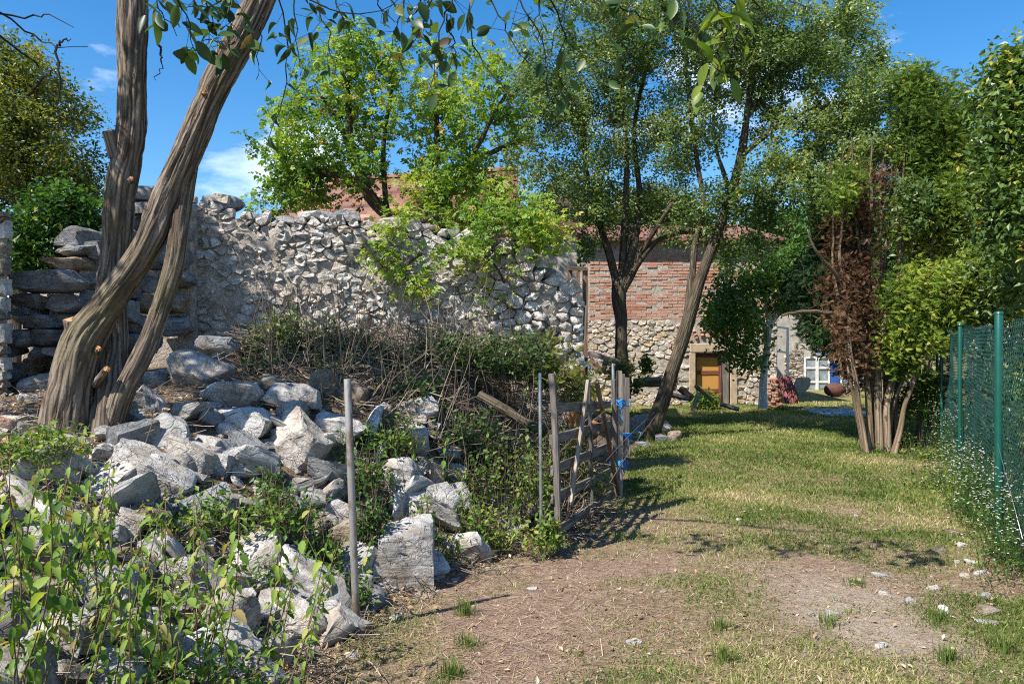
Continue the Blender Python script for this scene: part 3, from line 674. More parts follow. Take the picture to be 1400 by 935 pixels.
link('roof', polys('roof', [(RX(1030), RD-.5, RZ(396)), (RX(1250), RD-.5, RZ(396)), (RX(1250), RD+3, RZ(340)), (RX(1030), RD+3, RZ(340)), (RX(1250), RD+6.5, RZ(396)), (RX(1030), RD+6.5, RZ(396))], [(0, 1, 2, 3), (3, 2, 4, 5), (1, 4, 2), (0, 3, 5), (0, 5, 4, 1)], TILE), bh)
# farther roof seen over the trees
fh = thing('far_house', (X(1030, 42), 42, 0), 'distant house with dull purplish red roof between the trees', 'house')
link('wall', box('wall', X(985, 42), X(1100, 42), 42, 49, 0, Z(330, 42), PLASTER, 0), fh)
m_ = plain('dull_red_roof', (.24, .10, .10), .8, .2)
link('roof', polys('roof', [(X(980, 42), 41.6, Z(329, 42)), (X(1104, 42), 41.6, Z(329, 42)), (X(1092, 42), 45.5, Z(292, 42)), (X(994, 42), 45.5, Z(292, 42)), (X(1104, 42), 49.5, Z(329, 42)), (X(980, 42), 49.5, Z(329, 42))], [(0, 1, 2, 3), (3, 2, 4, 5), (1, 4, 2), (0, 3, 5), (0, 5, 4, 1)], m_), fh)
lh = thing('white_house', (X(-30, 34), 34, 0), 'small piece of white house behind the left tree', 'house')
link('wall', box('wall', X(-120, 34), X(48, 34), 34, 40, 0, Z(385, 34), WHITEP, 0), lh)
link('roof', polys('roof', [(X(-126, 34), 33.7, Z(386, 34)), (X(54, 34), 33.7, Z(386, 34)), (X(54, 34), 37, Z(355, 34)), (X(-126, 34), 37, Z(355, 34)), (X(54, 34), 40.3, Z(386, 34)), (X(-126, 34), 40.3, Z(386, 34))], [(0, 1, 2, 3), (3, 2, 4, 5), (1, 4, 2), (0, 3, 5), (0, 5, 4, 1)], TILE), lh)
# ------------------------------------------------------------------ trees and leaves
T2 = (np.array([(0, 0, 0), (.28, .45, .07), (0, 1, -.06), (-.28, .45, .07)]), np.array([(0, 1, 2), (0, 2, 3)]))
T6 = (np.array([(0, 0, 0), (.20, .22, .05), (.27, .5, .06), (.14, .8, .0), (0, 1, -.10), (-.14, .8, .0), (-.27, .5, .06), (-.20, .22, .05), (0, .5, 0)]),
      np.array([(0, 1, 8), (1, 2, 8), (2, 3, 8), (3, 4, 8), (4, 5, 8), (5, 6, 8), (6, 7, 8), (7, 0, 8)]))
def frond(n=5):
    v = []; f = []
    for k in range(n):
        y = .1+.16*k; L = .5-.07*k
        for s in (-1, 1):
            b = len(v); a = .75; v += [(0, y, 0), (s*L*math.sin(a)*.5+.03, y+L*math.cos(a)*.5-.04, .03), (s*L*math.sin(a), y+L*math.cos(a), -.05), (s*L*math.sin(a)*.5-.03, y+L*math.cos(a)*.5+.05, .03)]
            f += [(b, b+1, b+2), (b, b+2, b+3)]
    b = len(v); v += [(0, 0, 0), (.045, .5, .0), (0, 1.05, -.06), (-.045, .5, .0)]; f += [(b, b+1, b+2), (b, b+2, b+3)]
    return np.array(v), np.array(f)
TF = frond()
COMP = []          # compound leaf of five leaflets
_v, _f = [], []
for a, L, y in ((0, .42, .6), (1.0, .36, .55), (-1.0, .36, .55), (1.15, .30, .3), (-1.15, .30, .3)):
    b = len(_v)
    for p in T2[0]: q = p*L*np.array([1.25, 1, 1]); _v.append((q[0]*math.cos(a)+q[1]*math.sin(a), y+q[1]*math.cos(a)-q[0]*math.sin(a), q[2]-.12*abs(a)*q[1]))
    _f += [tuple(x+b for x in t) for t in T2[1]]
T5 = (np.array(_v), np.array(_f))
def leaves(bag, pos, axis_, normal, length, tmpl, width=1., cv=None):
    tv, tf = tmpl; N = len(pos)
    a = nrm(axis_); s = nrm(np.cross(a, normal)); n = np.cross(s, a); L = length[:, None, None]
    v = pos[:, None, :]+L*(tv[None, :, 0:1]*width*s[:, None, :]+tv[None, :, 1:2]*a[:, None, :]+tv[None, :, 2:3]*n[:, None, :])
    f = (tf[None]+(np.arange(N)*len(tv))[:, None, None]).reshape(-1, 3)
    bag.add(v.reshape(-1, 3), f, None, np.repeat(cv, len(tv)) if cv is not None else None)
def leaf_field(rng, pos, length, tmpl, bag, droop=.3, up=.7, width=1., shift=0., spread=.16, outward=None):
    N = len(pos); ax = rng.normal(size=(N, 3)); ax[:, 2] = ax[:, 2]*.6-droop
    if outward is not None: ax = ax+outward
    no = rng.normal(size=(N, 3)); no[:, 2] = np.abs(no[:, 2])+up
    cl = fbm(pos*1.3+11, 3)
    cv = np.clip(.48+(cl-.5)*1.6+rng.normal(0, spread, N)+shift, 0, .95); odd = rng.random(N) < .012; cv = np.where(odd, 1., cv)
    leaves(bag, pos, ax, no, length*rng.uniform(.65, 1.2, N), tmpl, width, cv)
def crown_points(rng, ells, gap=.43, gs=.9):
    out = []
    for (px, py, d, rx, ry, rd, n) in ells:
        c = P(px, py, d); r = np.array([rx*d/F, rd, ry*d/F]); q = nrm(rng.normal(size=(n*3, 3)))*rng.random((n*3, 1))**.42
        q = q*(1+.35*(fbm(q*2.2+px, 2)-.5))[:, None]
        p = c+q*r; k = fbm(p*gs+px*.37, 3) > gap; out.append(p[k][:n])
    return np.vstack(out)
def limb_nodes(limbs, rng, wob=.025):
    res = []
    for pts in limbs:
        q = np.array([[*P(a, b, d), wd/2/F*d] for a, b, d, wd in pts]); n = max(6, int(np.linalg.norm(np.diff(q[:, :3], axis=0), axis=1).sum()/.12))
        q = catmull(q, n); s = np.linspace(0, 1, n)
        q[:, :3] += (np.stack([fbm(np.stack([s*6, s*0+k, s*0+rng.random()*50], 1), 2) for k in range(3)], 1)-.5)*2*wob*np.minimum(1, s*6)[:, None]
        res.append(q)
    return res
def twigs_to(rng, nodes, rads, targets, sag=.12, K=6, rmax=.02, wander=.07):
    """greedy branching: each target is reached from the nearest twig already there"""
    cap = len(nodes)+len(targets)*(K-1); N = np.zeros((cap, 3)); R = np.zeros(cap); n = len(nodes); N[:n] = nodes; R[:n] = rads
    d0 = np.min(np.linalg.norm(targets[:, None, :]-nodes[None, ::3], axis=2), axis=1); lines, rr = [], []
    for t in targets[np.argsort(d0)]:
        dv = N[:n]-t; dd = (dv**2).sum(1)+np.maximum(0, dv[:, 2])*.6; i = int(np.argmin(dd)); a = N[i]; L = np.linalg.norm(t-a)
        if L < .05: continue
        s = np.linspace(0, 1, K)[:, None]; r0 = min(R[i]*.75, .004+.009*L+.0, rmax); perp = rng.normal(size=3)*L*wander
        q = a+(t-a)*s+np.array([0, 0, sag*L])*np.sin(np.pi*s)+perp*np.sin(np.pi*s)+rng.normal(0, .025*L, (K, 3))*np.minimum(1, s*3)*np.minimum(1, (1-s)*4)
        r = np.maximum(r0*(1-.8*s[:, 0]), .0022); lines.append(q); rr.append(r)
        N[n:n+K-1] = q[1:]; R[n:n+K-1] = r[1:]; n += K-1
    return np.array(lines), np.array(rr)
def bark_tube(bag, q, sides, furrow=.0, seed=0, flare=0.):
    """one limb with real furrows in the bark; q rows x,y,z,r"""
    n = max(len(q)*2, 20); q = catmull(q, n); p, r = q[:, :3], q[:, 3].copy()
    if flare: r = r*(1+flare*np.exp(-np.linspace(0, 1, n)*9))
    tg = nrm(np.gradient(p, axis=0)); ref = np.array([0, -1., .02]); e1 = nrm(np.cross(tg, ref)); e2 = np.cross(tg, e1)
    an = np.arange(sides)/sides*2*np.pi; L = np.concatenate([[0], np.cumsum(np.linalg.norm(np.diff(p, axis=0), axis=1))])
    ca, sa = np.cos(an)[None], np.sin(an)[None]; rm = r.mean()
    c3 = np.stack([np.broadcast_to(ca*rm*34, (n, sides)), np.broadcast_to(sa*rm*34, (n, sides)), np.broadcast_to(L[:, None]*3.6, (n, sides))], -1)+seed
    c3[..., 0] += (fbm(np.stack([c3[..., 2]*.6, c3[..., 1]*.3, c3[..., 0]*.3], -1), 2)-.5)*2.2
    rid = 1-2*np.abs(fbm(c3, 3)-.5)*2; big = fbm(c3*np.array([.16, .16, .5])+5, 2)-.5
    rr = r[:, None]*(1+.36*big)+furrow*(np.clip(-rid+.86, -.2, .5)*1.6)
    v = p[:, None, :]+rr[..., None]*(ca[..., None]*e1[:, None, :]+sa[..., None]*e2[:, None, :])
    uv = np.stack([np.broadcast_to(an[None]*rm, (n, sides)), np.broadcast_to(L[:, None], (n, sides))], -1).reshape(-1, 2)
    k, s = np.meshgrid(np.arange(n-1), np.arange(sides), indexing='ij'); s2 = (s+1) % sides
    f = np.stack([k*sides+s, k*sides+s2, (k+1)*sides+s2, (k+1)*sides+s], -1).reshape(-1, 4)
    cap = [((n-1)*sides, (n-1)*sides+j, (n-1)*sides+j+1) for j in range(1, sides-1)]
    bag.add(v.reshape(-1, 3), cap, f, None, uv)
def tree(name, label, limbs, ells, leafmat, per, length, seed, tmpl=T2, barkmat=BARK2, base=None, group=None, gap=.43, gs=.9, droop=.3, up=.7, jit=.10, width=1., shift=0., trunk_limbs=1, sides=14, furrow=.006, sag=.12, rmax=.02, cat='tree', spread=.16, from_=.25):
    rng = np.random.default_rng(seed); ln = limb_nodes(limbs, rng)
    root = thing(name, ln[0][0, :3] if base is None else base, label, cat, group)
    tb = Bag(); lb = Bag()
    for k, q in enumerate(ln): bark_tube(tb if k < trunk_limbs else lb, q, sides if k < trunk_limbs else max(7, sides-4), furrow, seed+k*7, .25 if k == 0 else 0)
    trunk = link('trunk', tb.mesh('trunk', barkmat, True), root)
    if lb.n: link('limbs', lb.mesh('limbs', barkmat, True), root)
    nodes = np.vstack([q[:, :3] for q in ln]); rads = np.concatenate([q[:, 3] for q in ln])
    T = crown_points(rng, ells, gap, gs); lines, rr = twigs_to(rng, nodes, rads, T, sag, rmax=rmax)
    bb = Bag(); tubes(bb, lines, rr, 4, False)
    props(link('twigs', bb.mesh('twigs', barkmat, True), root), kind='stuff')
    M = len(lines); s = rng.uniform(from_, 1.05, (M, per)); K = lines.shape[1]; x = np.clip(s, 0, 1)*(K-1); i = np.minimum(x.astype(int), K-2); fr = (x-i)[..., None]
    m_ = np.arange(M)[:, None]; pos = lines[m_, i]*(1-fr)+lines[m_, i+1]*fr+rng.normal(0, jit, (M, per, 3))
    cb = Bag(); pos = pos.reshape(-1, 3); leaf_field(rng, pos, length, tmpl, cb, droop, up, width, shift, spread)
    props(link('crown', cb.mesh('crown', leafmat, False), root), kind='stuff')
    return root

# ---- the forked old tree in the left foreground
DT = 5.5
FT = thing('forked_old_tree', P(110, 600, DT), 'old forked tree with furrowed bark growing out of the rubble', 'tree')
frng = np.random.default_rng(77)
A = [(88, 612, DT, 62), (92, 575, DT, 54), (100, 530, DT, 51), (110, 480, DT, 53), (124, 450, DT, 50), (156, 408, DT, 40), (194, 345, DT, 39), (226, 275, DT, 42), (256, 205, DT, 42), (290, 125, DT, 42), (330, 45, DT, 40), (362, -25, DT, 42), (400, -120, DT, 44), (430, -260, DT+.1, 30)]
B = [(146, 612, DT+.06, 44), (147, 570, DT+.07, 42), (152, 520, DT+.12, 38), (154, 470, DT+.2, 38), (153, 400, DT+.22, 40), (158, 330, DT+.22, 40), (163, 260, DT+.22, 42), (171, 205, DT+.22, 40), (176, 120, DT+.22, 39), (181, 40, DT+.22, 42), (184, -30, DT+.22, 40), (180, -160, DT+.2, 34), (165, -320, DT, 22)]
Cc = [(150, 590, DT+.05, 24), (163, 556, DT, 27), (180, 515, DT-.03, 27), (203, 465, DT-.04, 27), (222, 410, DT-.04, 27), (237, 355, DT-.04, 28), (246, 300, DT-.02, 27), (254, 262, DT+.02, 26), (262, 215, DT+.05, 22)]
ft_l = limb_nodes([[(a, b, d, w_*.84) for a, b, d, w_ in l] for l in (A, B, Cc)], frng, .03)
for nm, q, sd_ in (('trunk', ft_l[0], 3), ('stem', ft_l[1], 9), ('side_stem', ft_l[2], 15)):
    b = Bag(); bark_tube(b, q, 84 if nm != 'side_stem' else 56, .019 if nm != 'side_stem' else .013, sd_*11, .38 if nm != 'side_stem' else .25); link(nm, b.mesh(nm, BARK, True), FT)
def stub(px0, py0, px1, py1, d0, d1, wd):
    q = np.array([[*P(px0, py0, d0), wd*.62/F*d0], [*P((px0+px1)/2, (py0+py1)/2, (d0+d1)/2), wd*.52/F*d0], [*P(px1, py1, d1), wd*.5/F*d0]])
    b = Bag(); bark_tube(b, q, 20, .006, px0, 0); st_ = link('cut_stub', b.mesh('cut_stub', BARK, True), FT)
    t = nrm(q[2, :3]-q[1, :3]); e1 = nrm(np.cross(t, (0, 0, 1.))); e2 = np.cross(t, e1); r = q[2, 3]*.93; an = np.linspace(0, 2*np.pi, 14, endpoint=False); c = q[2, :3]+t*.004
    link('cut_face', polys('cut_face', [c+t*frng.normal(0, .003)+r*(math.cos(a)*e1+math.sin(a)*e2) for a in an]+[c+t*.006], [(i, (i+1) % 14, 14) for i in range(14)], CUT), st_)
stub(131, 525, 146, 505, DT-.02, DT-.16, 9); stub(110, 470, 104, 436, DT+.02, DT-.03, 30); stub(132, 480, 135, 477, DT-.03, DT-.12, 7); stub(160, 215, 149, 180, DT+.2, DT+.16, 18); stub(178, 248, 180, 245, DT+.12, DT+.08, 6); stub(276, 128, 279, 127, DT-.03, DT-.11, 6)
# unseen crown above the frame, clumps placed for their shade; limbs reach over the track
over = [[(340, 20, DT, 16), (420, -90, 5.3, 11), (560, -130, 5.0, 8), (700, -140, 4.7, 6), (860, -130, 4.6, 4.5), (1010, -110, 4.7, 3)], [(182, 0, DT+.2, 22), (90, -120, 5.6, 17), (-60, -190, 5.8, 13), (-200, -180, 6., 9)],
        [(184, -40, DT+.2, 22), (120, -230, 6.4, 17), (60, -330, 7.2, 12)]]
ol = limb_nodes(over, frng, .05); b = Bag()
for k, q in enumerate(ol): bark_tube(b, q, 12, .004, 40+k)
link('limbs', b.mesh('limbs', BARK, True), FT)
fn = np.vstack([q[:, :3] for q in ft_l[:2]+ol]); fr_ = np.concatenate([q[:, 3] for q in ft_l[:2]+ol])
tg = np.vstack([np.array([-4.3, 5.5, 5.5])+nrm(frng.normal(size=(130, 3)))*frng.random((130, 1))**.4*np.array([1.9, 1.2, .7]), np.array([-5.9, 7.2, 5.9])+nrm(frng.normal(size=(40, 3)))*frng.random((40, 1))**.4*np.array([1.0, .8, .6]),
                np.array([-5.2, 5.0, 5.2])+nrm(frng.normal(size=(110, 3)))*frng.random((110, 1))**.4*np.array([1.6, 1.5, 1.0])])
tg = tg[tg[:, 2] > CH+(HY+25)/F*tg[:, 1]]
tg = tg[fbm(tg*.8+3, 3) > .44]
ls, lr = twigs_to(frng, fn, fr_, tg, .1)
b = Bag(); tubes(b, ls, lr, 5, False); props(link('twigs', b.mesh('twigs', BARK2, True), FT), kind='stuff')
M = len(ls); s_ = frng.uniform(.3, 1, (M, 34))*5; i_ = np.minimum(s_.astype(int), 4); f_ = (s_-i_)[..., None]; pos = ls[np.arange(M)[:, None], i_]*(1-f_)+ls[np.arange(M)[:, None], i_+1]*f_+frng.normal(0, .13, (M, 34, 3))
b = Bag(); leaf_field(frng, pos.reshape(-1, 3), .105, T6, b, .3, .8, 1.15); props(link('crown', b.mesh('crown', L_DARK), FT), kind='stuff')
# hanging twigs inside the frame, each leaf its own part
def leaf_mesh(name, mat, fold=.10, curl=.14, wd=.30, n=6, serr=0.):
    v = []; f = []
    for k in range(n+1):
        s = k/n; hw = wd*math.sin(math.pi*min(1, s*.93+.035))**.8*(1-.25*s); z = -curl*s*s
        for a in (-1, 0, 1): v.append((a*hw*(1+serr*((k % 2)-.5)), s, z+abs(a)*fold*hw/wd))
    for k in range(n):
        for a in (0, 1): f.append((k*3+a, k*3+a+1, (k+1)*3+a+1, (k+1)*3+a))
    return polys(name, v, f, mat, True)
def leaf_mtx(pos, ax, no, L):
    a = nrm(np.asarray(ax, float)); s = nrm(np.cross(a, no)); n = np.cross(s, a)
    W_ = L*(.7+.5*((pos[0]*917.3) % 1))
    return Matrix([[s[0]*W_, a[0]*L, n[0]*L, pos[0]], [s[1]*W_, a[1]*L, n[1]*L, pos[1]], [s[2]*W_, a[2]*L, n[2]*L, pos[2]], [0, 0, 0, 1]])
OLV = [leaf_mesh('leaf', LO_PLUM, .10, c_, .30) for c_ in (.08, .2, -.05)]; OLB = [leaf_mesh('leaf', LO_BRIGHT, .12, c_, .28) for c_ in (.1, .25)]
CURL = [leaf_mesh('leaf', LO_PLUM, .45, .5, .2)]
# (polyline of photo points, depth, leaves, leaf length in photo px, kind)
HANG = [([(205, -30), (222, 20), (240, 50)], 5.0, 9, 24, 0), ([(232, -30), (262, 40), (255, 78)], 4.9, 9, 24, 0), ([(268, -30), (290, 30), (282, 62)], 5.0, 11, 22, 0), ([(300, -30), (310, 20), (330, 50)], 5.1, 12, 20, 0), ([(318, 60), (285, 55), (262, 70)], 5.0, 8, 20, 0), ([(215, 60), (222, 85), (213, 108)], 5.0, 0, 20, 0), ([(330, -20), (300, 5), (250, 12)], 5.0, 10, 22, 0),
        ([(372, -30), (392, 40), (385, 130), (362, 210)], 5.0, 6, 17, 2), ([(360, 20), (356, 60), (352, 110)], 5.1, 2, 16, 2), ([(400, -20), (405, 60), (412, 90)], 4.9, 7, 18, 2), ([(385, -30), (440, 10), (505, 18), (550, 0)], 4.7, 3, 16, 0), ([(420, -30), (445, 35), (455, 85), (470, 120)], 5.0, 12, 15, 0), ([(450, -20), (470, 30), (482, 55)], 5.0, 10, 15, 0), ([(500, -30), (520, 10), (545, 30)], 4.7, 2, 15, 0),
        ([(565, -30), (545, 30), (535, 60)], 4.8, 9, 19, 0), ([(600, -40), (580, 30), (562, 60)], 4.8, 10, 20, 0), ([(585, -20), (572, 15), (560, 22)], 4.9, 6, 15, 0), ([(625, -30), (600, 60), (590, 120)], 4.7, 14, 20, 0), ([(610, 20), (622, 60), (615, 95)], 4.7, 8, 20, 0), ([(650, -30), (640, 40), (660, 85), (700, 130)], 4.6, 3, 16, 0), ([(660, -20), (700, 60), (735, 95)], 4.6, 4, 17, 0), ([(690, -30), (720, 20), (742, 60), (748, 130)], 4.6, 10, 18, 0),
        ([(735, -30), (770, 40), (765, 100), (790, 150)], 4.5, 12, 18, 0), ([(785, -30), (755, 60), (750, 70)], 4.5, 2, 18, 0), ([(790, -30), (840, 40), (880, 110)], 4.6, 8, 18, 0), ([(745, -40), (738, 10), (725, 40)], 4.7, 9, 17, 0), ([(820, -40), (850, 10), (900, 30)], 4.6, 10, 20, 0), ([(880, -40), (920, 20), (960, 40)], 4.5, 12, 22, 0),
        ([(960, -40), (985, 30), (980, 90), (970, 140)], 4.4, 20, 25, 1), ([(990, -30), (1010, 30), (1000, 70)], 4.4, 16, 24, 1), ([(1000, 30), (985, 55), (960, 60)], 4.4, 9, 24, 1), ([(1015, -40), (1035, 10), (1065, 30)], 4.5, 14, 22, 1), ([(930, -40), (945, 20), (955, 70)], 4.5, 9, 22, 0), ([(1040, -40), (1080, 0), (1110, 15)], 4.7, 12, 20, 0),
        ([(-40, 5), (30, 25), (68, 22), (98, 38)], 5.2, 0, 15, 0), ([(-40, -20), (40, 45), (78, 63), (120, 66)], 5.2, 0, 15, 0), ([(-40, 20), (40, 80), (80, 135), (122, 178)], 5.2, 0, 15, 0), ([(78, 63), (80, 120), (77, 180)], 5.2, 0, 15, 0), ([(40, 130), (60, 105), (78, 95)], 5.2, 0, 12, 0), ([(82, 62), (90, 54), (97, 54)], 5.2, 0, 12, 0)]
tb_ = Bag(); cnt = 0
for pts, d, nl, Lp, kind in HANG:
    nl = int(nl*1.25); Lp *= 1.12
    q = np.array([P(a, b_, d+.15*math.sin(a*.05)) for a, b_ in pts]); q = catmull(q, 12); q += frng.normal(0, .008, q.shape)
    tubes(tb_, q, np.linspace(.0085 if nl == 0 else .006, .0022, 12), 5)
    for k in range(nl):
        s = frng.uniform(.25, 1); i = min(10, int(s*11)); base = q[i]; tw = base+np.array([frng.normal(0, .05), frng.normal(0, .06), frng.normal(-.03, .05)])
        tubes(tb_, np.linspace(base, tw, 3), np.array([.002, .0016, .0012]), 3)
        ax = np.array([frng.normal(0, .8), frng.normal(0, .8), -.75+frng.normal(0, .5)]); no = np.array([frng.normal(0, .7), -.5+frng.normal(0, .6), .7]); L = Lp*d/F*frng.uniform(.75, 1.3)
        if cnt < 296: link('leaf', (OLV[frng.integers(3)] if kind == 0 else OLB[frng.integers(2)] if kind == 1 else CURL[0]), FT, mtx=leaf_mtx(tw, ax, no, L)); cnt += 1
props(link('hanging_twigs', tb_.mesh('hanging_twigs', BARK2, True), FT), kind='stuff')

# ---- middle distance
D2, D3 = 15.0, 13.9
tree('plum_tree', 'upright plum tree with a straight trunk forking in front of the brick', [
    [(851, 545, D2, 20), (850, 490, D2, 18), (848, 440, D2, 17), (846, 405, D2, 19), (845, 385, D2, 16)],
    [(846, 400, D2, 12), (832, 345, D2, 10), (815, 290, D2+.1, 8), (803, 240, D2+.2, 6), (795, 160, D2+.2, 6)],
    [(848, 400, D2, 12), (852, 330, D2, 10), (856, 260, D2-.1, 8), (857, 190, D2-.1, 6), (850, 100, D2-.2, 6), (845, 20, D2-.3, 4)],
    [(850, 395, D2, 12), (868, 330, D2, 11), (874, 270, D2+.2, 8), (868, 180, D2+.3, 6), (885, 80, D2+.3, 5)],
    [(852, 398, D2, 10), (880, 350, D2-.2, 8), (905, 325, D2-.3, 6), (935, 318, D2-.3, 6), (960, 320, D2-.4, 4)],
    [(860, 380, D2, 8), (885, 330, D2-.3, 7), (905, 300, D2-.5, 6), (925, 270, D2-.6, 6)]],
    [(775, 175, D2, 95, 115, 1.4, 210), (850, 110, D2, 100, 125, 1.5, 260), (735, 120, D2, 60, 85, 1.1, 90), (840, 20, D2-.3, 110, 90, 1.5, 190), (790, 270, D2, 70, 60, 1.0, 100), (860, 300, D2+.4, 60, 40, .9, 45), (900, 220, D2+.3, 70, 90, 1.2, 100), (800, 335, D2-.2, 45, 40, .8, 22), (930, 300, D2, 45, 40, .8, 30)],
    L_PLUM, 58, .07, 21, gap=.43, gs=1.5, jit=.09, shift=.08, droop=.35)
tree('leaning_plum_tree', 'tall plum tree leaning right over the track, bare forked trunk', [
    [(888, 604, D3, 19.2), (905, 550, D3, 17.8), (928, 480, D3, 17.0), (947, 420, D3, 17.8), (962, 372, D3, 14.1), (985, 305, D3, 13.3), (1000, 262, D3, 13.3), (1016, 205, D3, 11.1), (1025, 140, D3, 8.1), (1035, 60, D3, 7.4), (1050, -30, D3, 4.4)],
    [(940, 428, D3, 11.1), (946, 375, D3+.1, 9.6), (950, 330, D3+.2, 8.1), (962, 280, D3+.3, 6.7), (950, 200, D3+.4, 5.9), (940, 120, D3+.5, 4.4), (935, 30, D3+.5, 3.0)],
    [(1000, 262, D3, 8.1), (1040, 260, D3-.3, 6.7), (1085, 245, D3-.5, 6.7), (1140, 240, D3-.6, 4.4), (1180, 245, D3-.6, 3.0)],
    [(1012, 215, D3, 8.1), (1060, 175, D3-.2, 6.7), (1110, 152, D3-.3, 6.7), (1170, 138, D3-.4, 5.2), (1235, 133, D3-.4, 3.0)],
    [(1022, 160, D3, 8.1), (1060, 100, D3+.3, 5.9), (1095, 50, D3+.4, 3.7), (1130, 0, D3+.4, 2.2)],
    [(1000, 265, D3, 6.7), (985, 225, D3+.2, 5.2), (975, 170, D3+.3, 3.7), (980, 90, D3+.4, 3.0)]],
    [(1090, 70, D3, 105, 90, 1.5, 270), (1180, 155, D3-.4, 74, 76, 1.2, 210), (1110, 190, D3-.3, 90, 60, 1.3, 120), (1000, 90, D3+.3, 80, 110, 1.5, 170), (960, 20, D3, 120, 85, 1.4, 190), (1150, 40, D3, 60, 60, 1., 60), (1075, 265, D3-.4, 90, 60, 1.0, 130), (1150, 290, D3-.3, 50, 50, .8, 50), (1190, 220, D3-.5, 60, 50, 1.0, 90), (1020, 320, D3+.3, 60, 45, .9, 45), (960, 290, D3+.4, 50, 50, .8, 40), (940, 180, D3+.4, 60, 80, 1.1, 70)],
    L_PLUM, 58, .074, 33, gap=.43, gs=1.5, jit=.09, shift=.08, droop=.35, base=P(888, 602, D3))
DE = 12.0
tree('box_elder', 'bright yellow-green box elder spreading above the ruined wall', [
    [(545, 400, DE, 22), (542, 340, DE, 20), (535, 300, DE, 18), (505, 265, DE, 15), (480, 205, DE, 12), (475, 120, DE, 8), (480, 60, DE, 5)],
    [(538, 300, DE, 12), (490, 250, DE-.2, 10), (440, 235, DE-.3, 7), (400, 225, DE-.3, 5)], [(500, 262, DE, 9), (455, 150, DE+.2, 7), (420, 135, DE+.2, 5), (375, 150, DE+.3, 3)],
    [(548, 320, DE, 14), (575, 280, DE+.1, 11), (596, 225, DE+.2, 9), (595, 100, DE+.2, 5)], [(560, 330, DE, 12), (610, 260, DE-.1, 9), (650, 205, DE-.2, 7), (690, 130, DE-.2, 4)], [(565, 335, DE, 11), (630, 240, DE+.3, 9), (680, 205, DE+.3, 6), (720, 190, DE+.3, 4)], [(530, 305, DE, 9), (525, 200, DE+.3, 6), (540, 100, DE+.4, 4)]],
    [(480, 130, DE, 85, 80, 1.3, 170), (410, 190, DE, 70, 65, 1.1, 110), (600, 130, DE, 100, 85, 1.3, 170), (400, 265, DE, 60, 45, .9, 90), (560, 230, DE, 110, 55, 1.1, 110), (670, 150, DE, 60, 90, 1.0, 80), (650, 275, DE-.2, 90, 45, .8, 130), (580, 270, DE-.3, 60, 40, .6, 60), (450, 230, DE, 90, 40, 1., 60), (480, 65, DE, 60, 30, .9, 50)],
    L_ELDER, 9, .17, 44, tmpl=T5, gap=.47, gs=1.7, jit=.09, droop=.45, base=P(545, 400, DE))
DW = 9.6
tree('trailing_box_elder', 'yellow-green sapling foliage trailing down over the ruined wall face', [
    [(600, 420, DW+.6, 12), (610, 340, DW+.5, 10), (600, 300, DW+.3, 8), (560, 310, DW, 5)], [(610, 340, DW+.5, 8), (660, 310, DW+.2, 6), (720, 300, DW, 4)], [(605, 330, DW+.4, 6), (570, 350, DW-.15, 4), (540, 385, DW-.3, 3)], [(620, 330, DW+.4, 6), (665, 350, DW-.1, 4), (690, 385, DW-.2, 3)]],
    [(560, 330, DW-.3, 55, 36, .25, 42), (525, 350, DW-.35, 26, 30, .2, 20), (640, 335, DW-.2, 60, 30, .25, 34), (720, 300, DW, 75, 38, .5, 90), (680, 375, DW-.1, 40, 35, .2, 20), (570, 385, DW-.35, 35, 26, .2, 14), (760, 320, DW+.2, 45, 30, .4, 45), (620, 300, DW+.2, 110, 16, .4, 40)],
    L_ELDER, 7, .13, 45, tmpl=T5, gap=.47, gs=2., jit=.09, droop=.6, shift=.1, cat='sapling')
D4 = 18.5
tree('dark_fruit_tree', 'glossy dark green fruit tree with whitewashed trunk right of the door', [
    [(1043, 558, D4, 11), (1044, 520, D4, 10), (1048, 480, D4, 9), (1052, 440, D4, 8), (1045, 390, D4, 9), (1040, 340, D4, 5)], [(1050, 450, D4, 9), (1020, 415, D4-.3, 7), (985, 400, D4-.4, 4)], [(1052, 445, D4, 9), (1085, 400, D4+.1, 7), (1105, 370, D4+.1, 4)]],
    [(1010, 420, D4-.3, 48, 60, 1.0, 130), (1050, 360, D4, 70, 60, 1.2, 130), (1082, 385, D4, 50, 45, .9, 90), (1020, 465, D4-.5, 45, 40, .9, 80), (985, 440, D4-.6, 32, 40, .7, 50), (1100, 345, D4+.5, 50, 50, 1., 60)],
    L_FRESH, 24, .12, 51, gap=.44, gs=1.4, jit=.12, droop=.6, barkmat=BARKW)
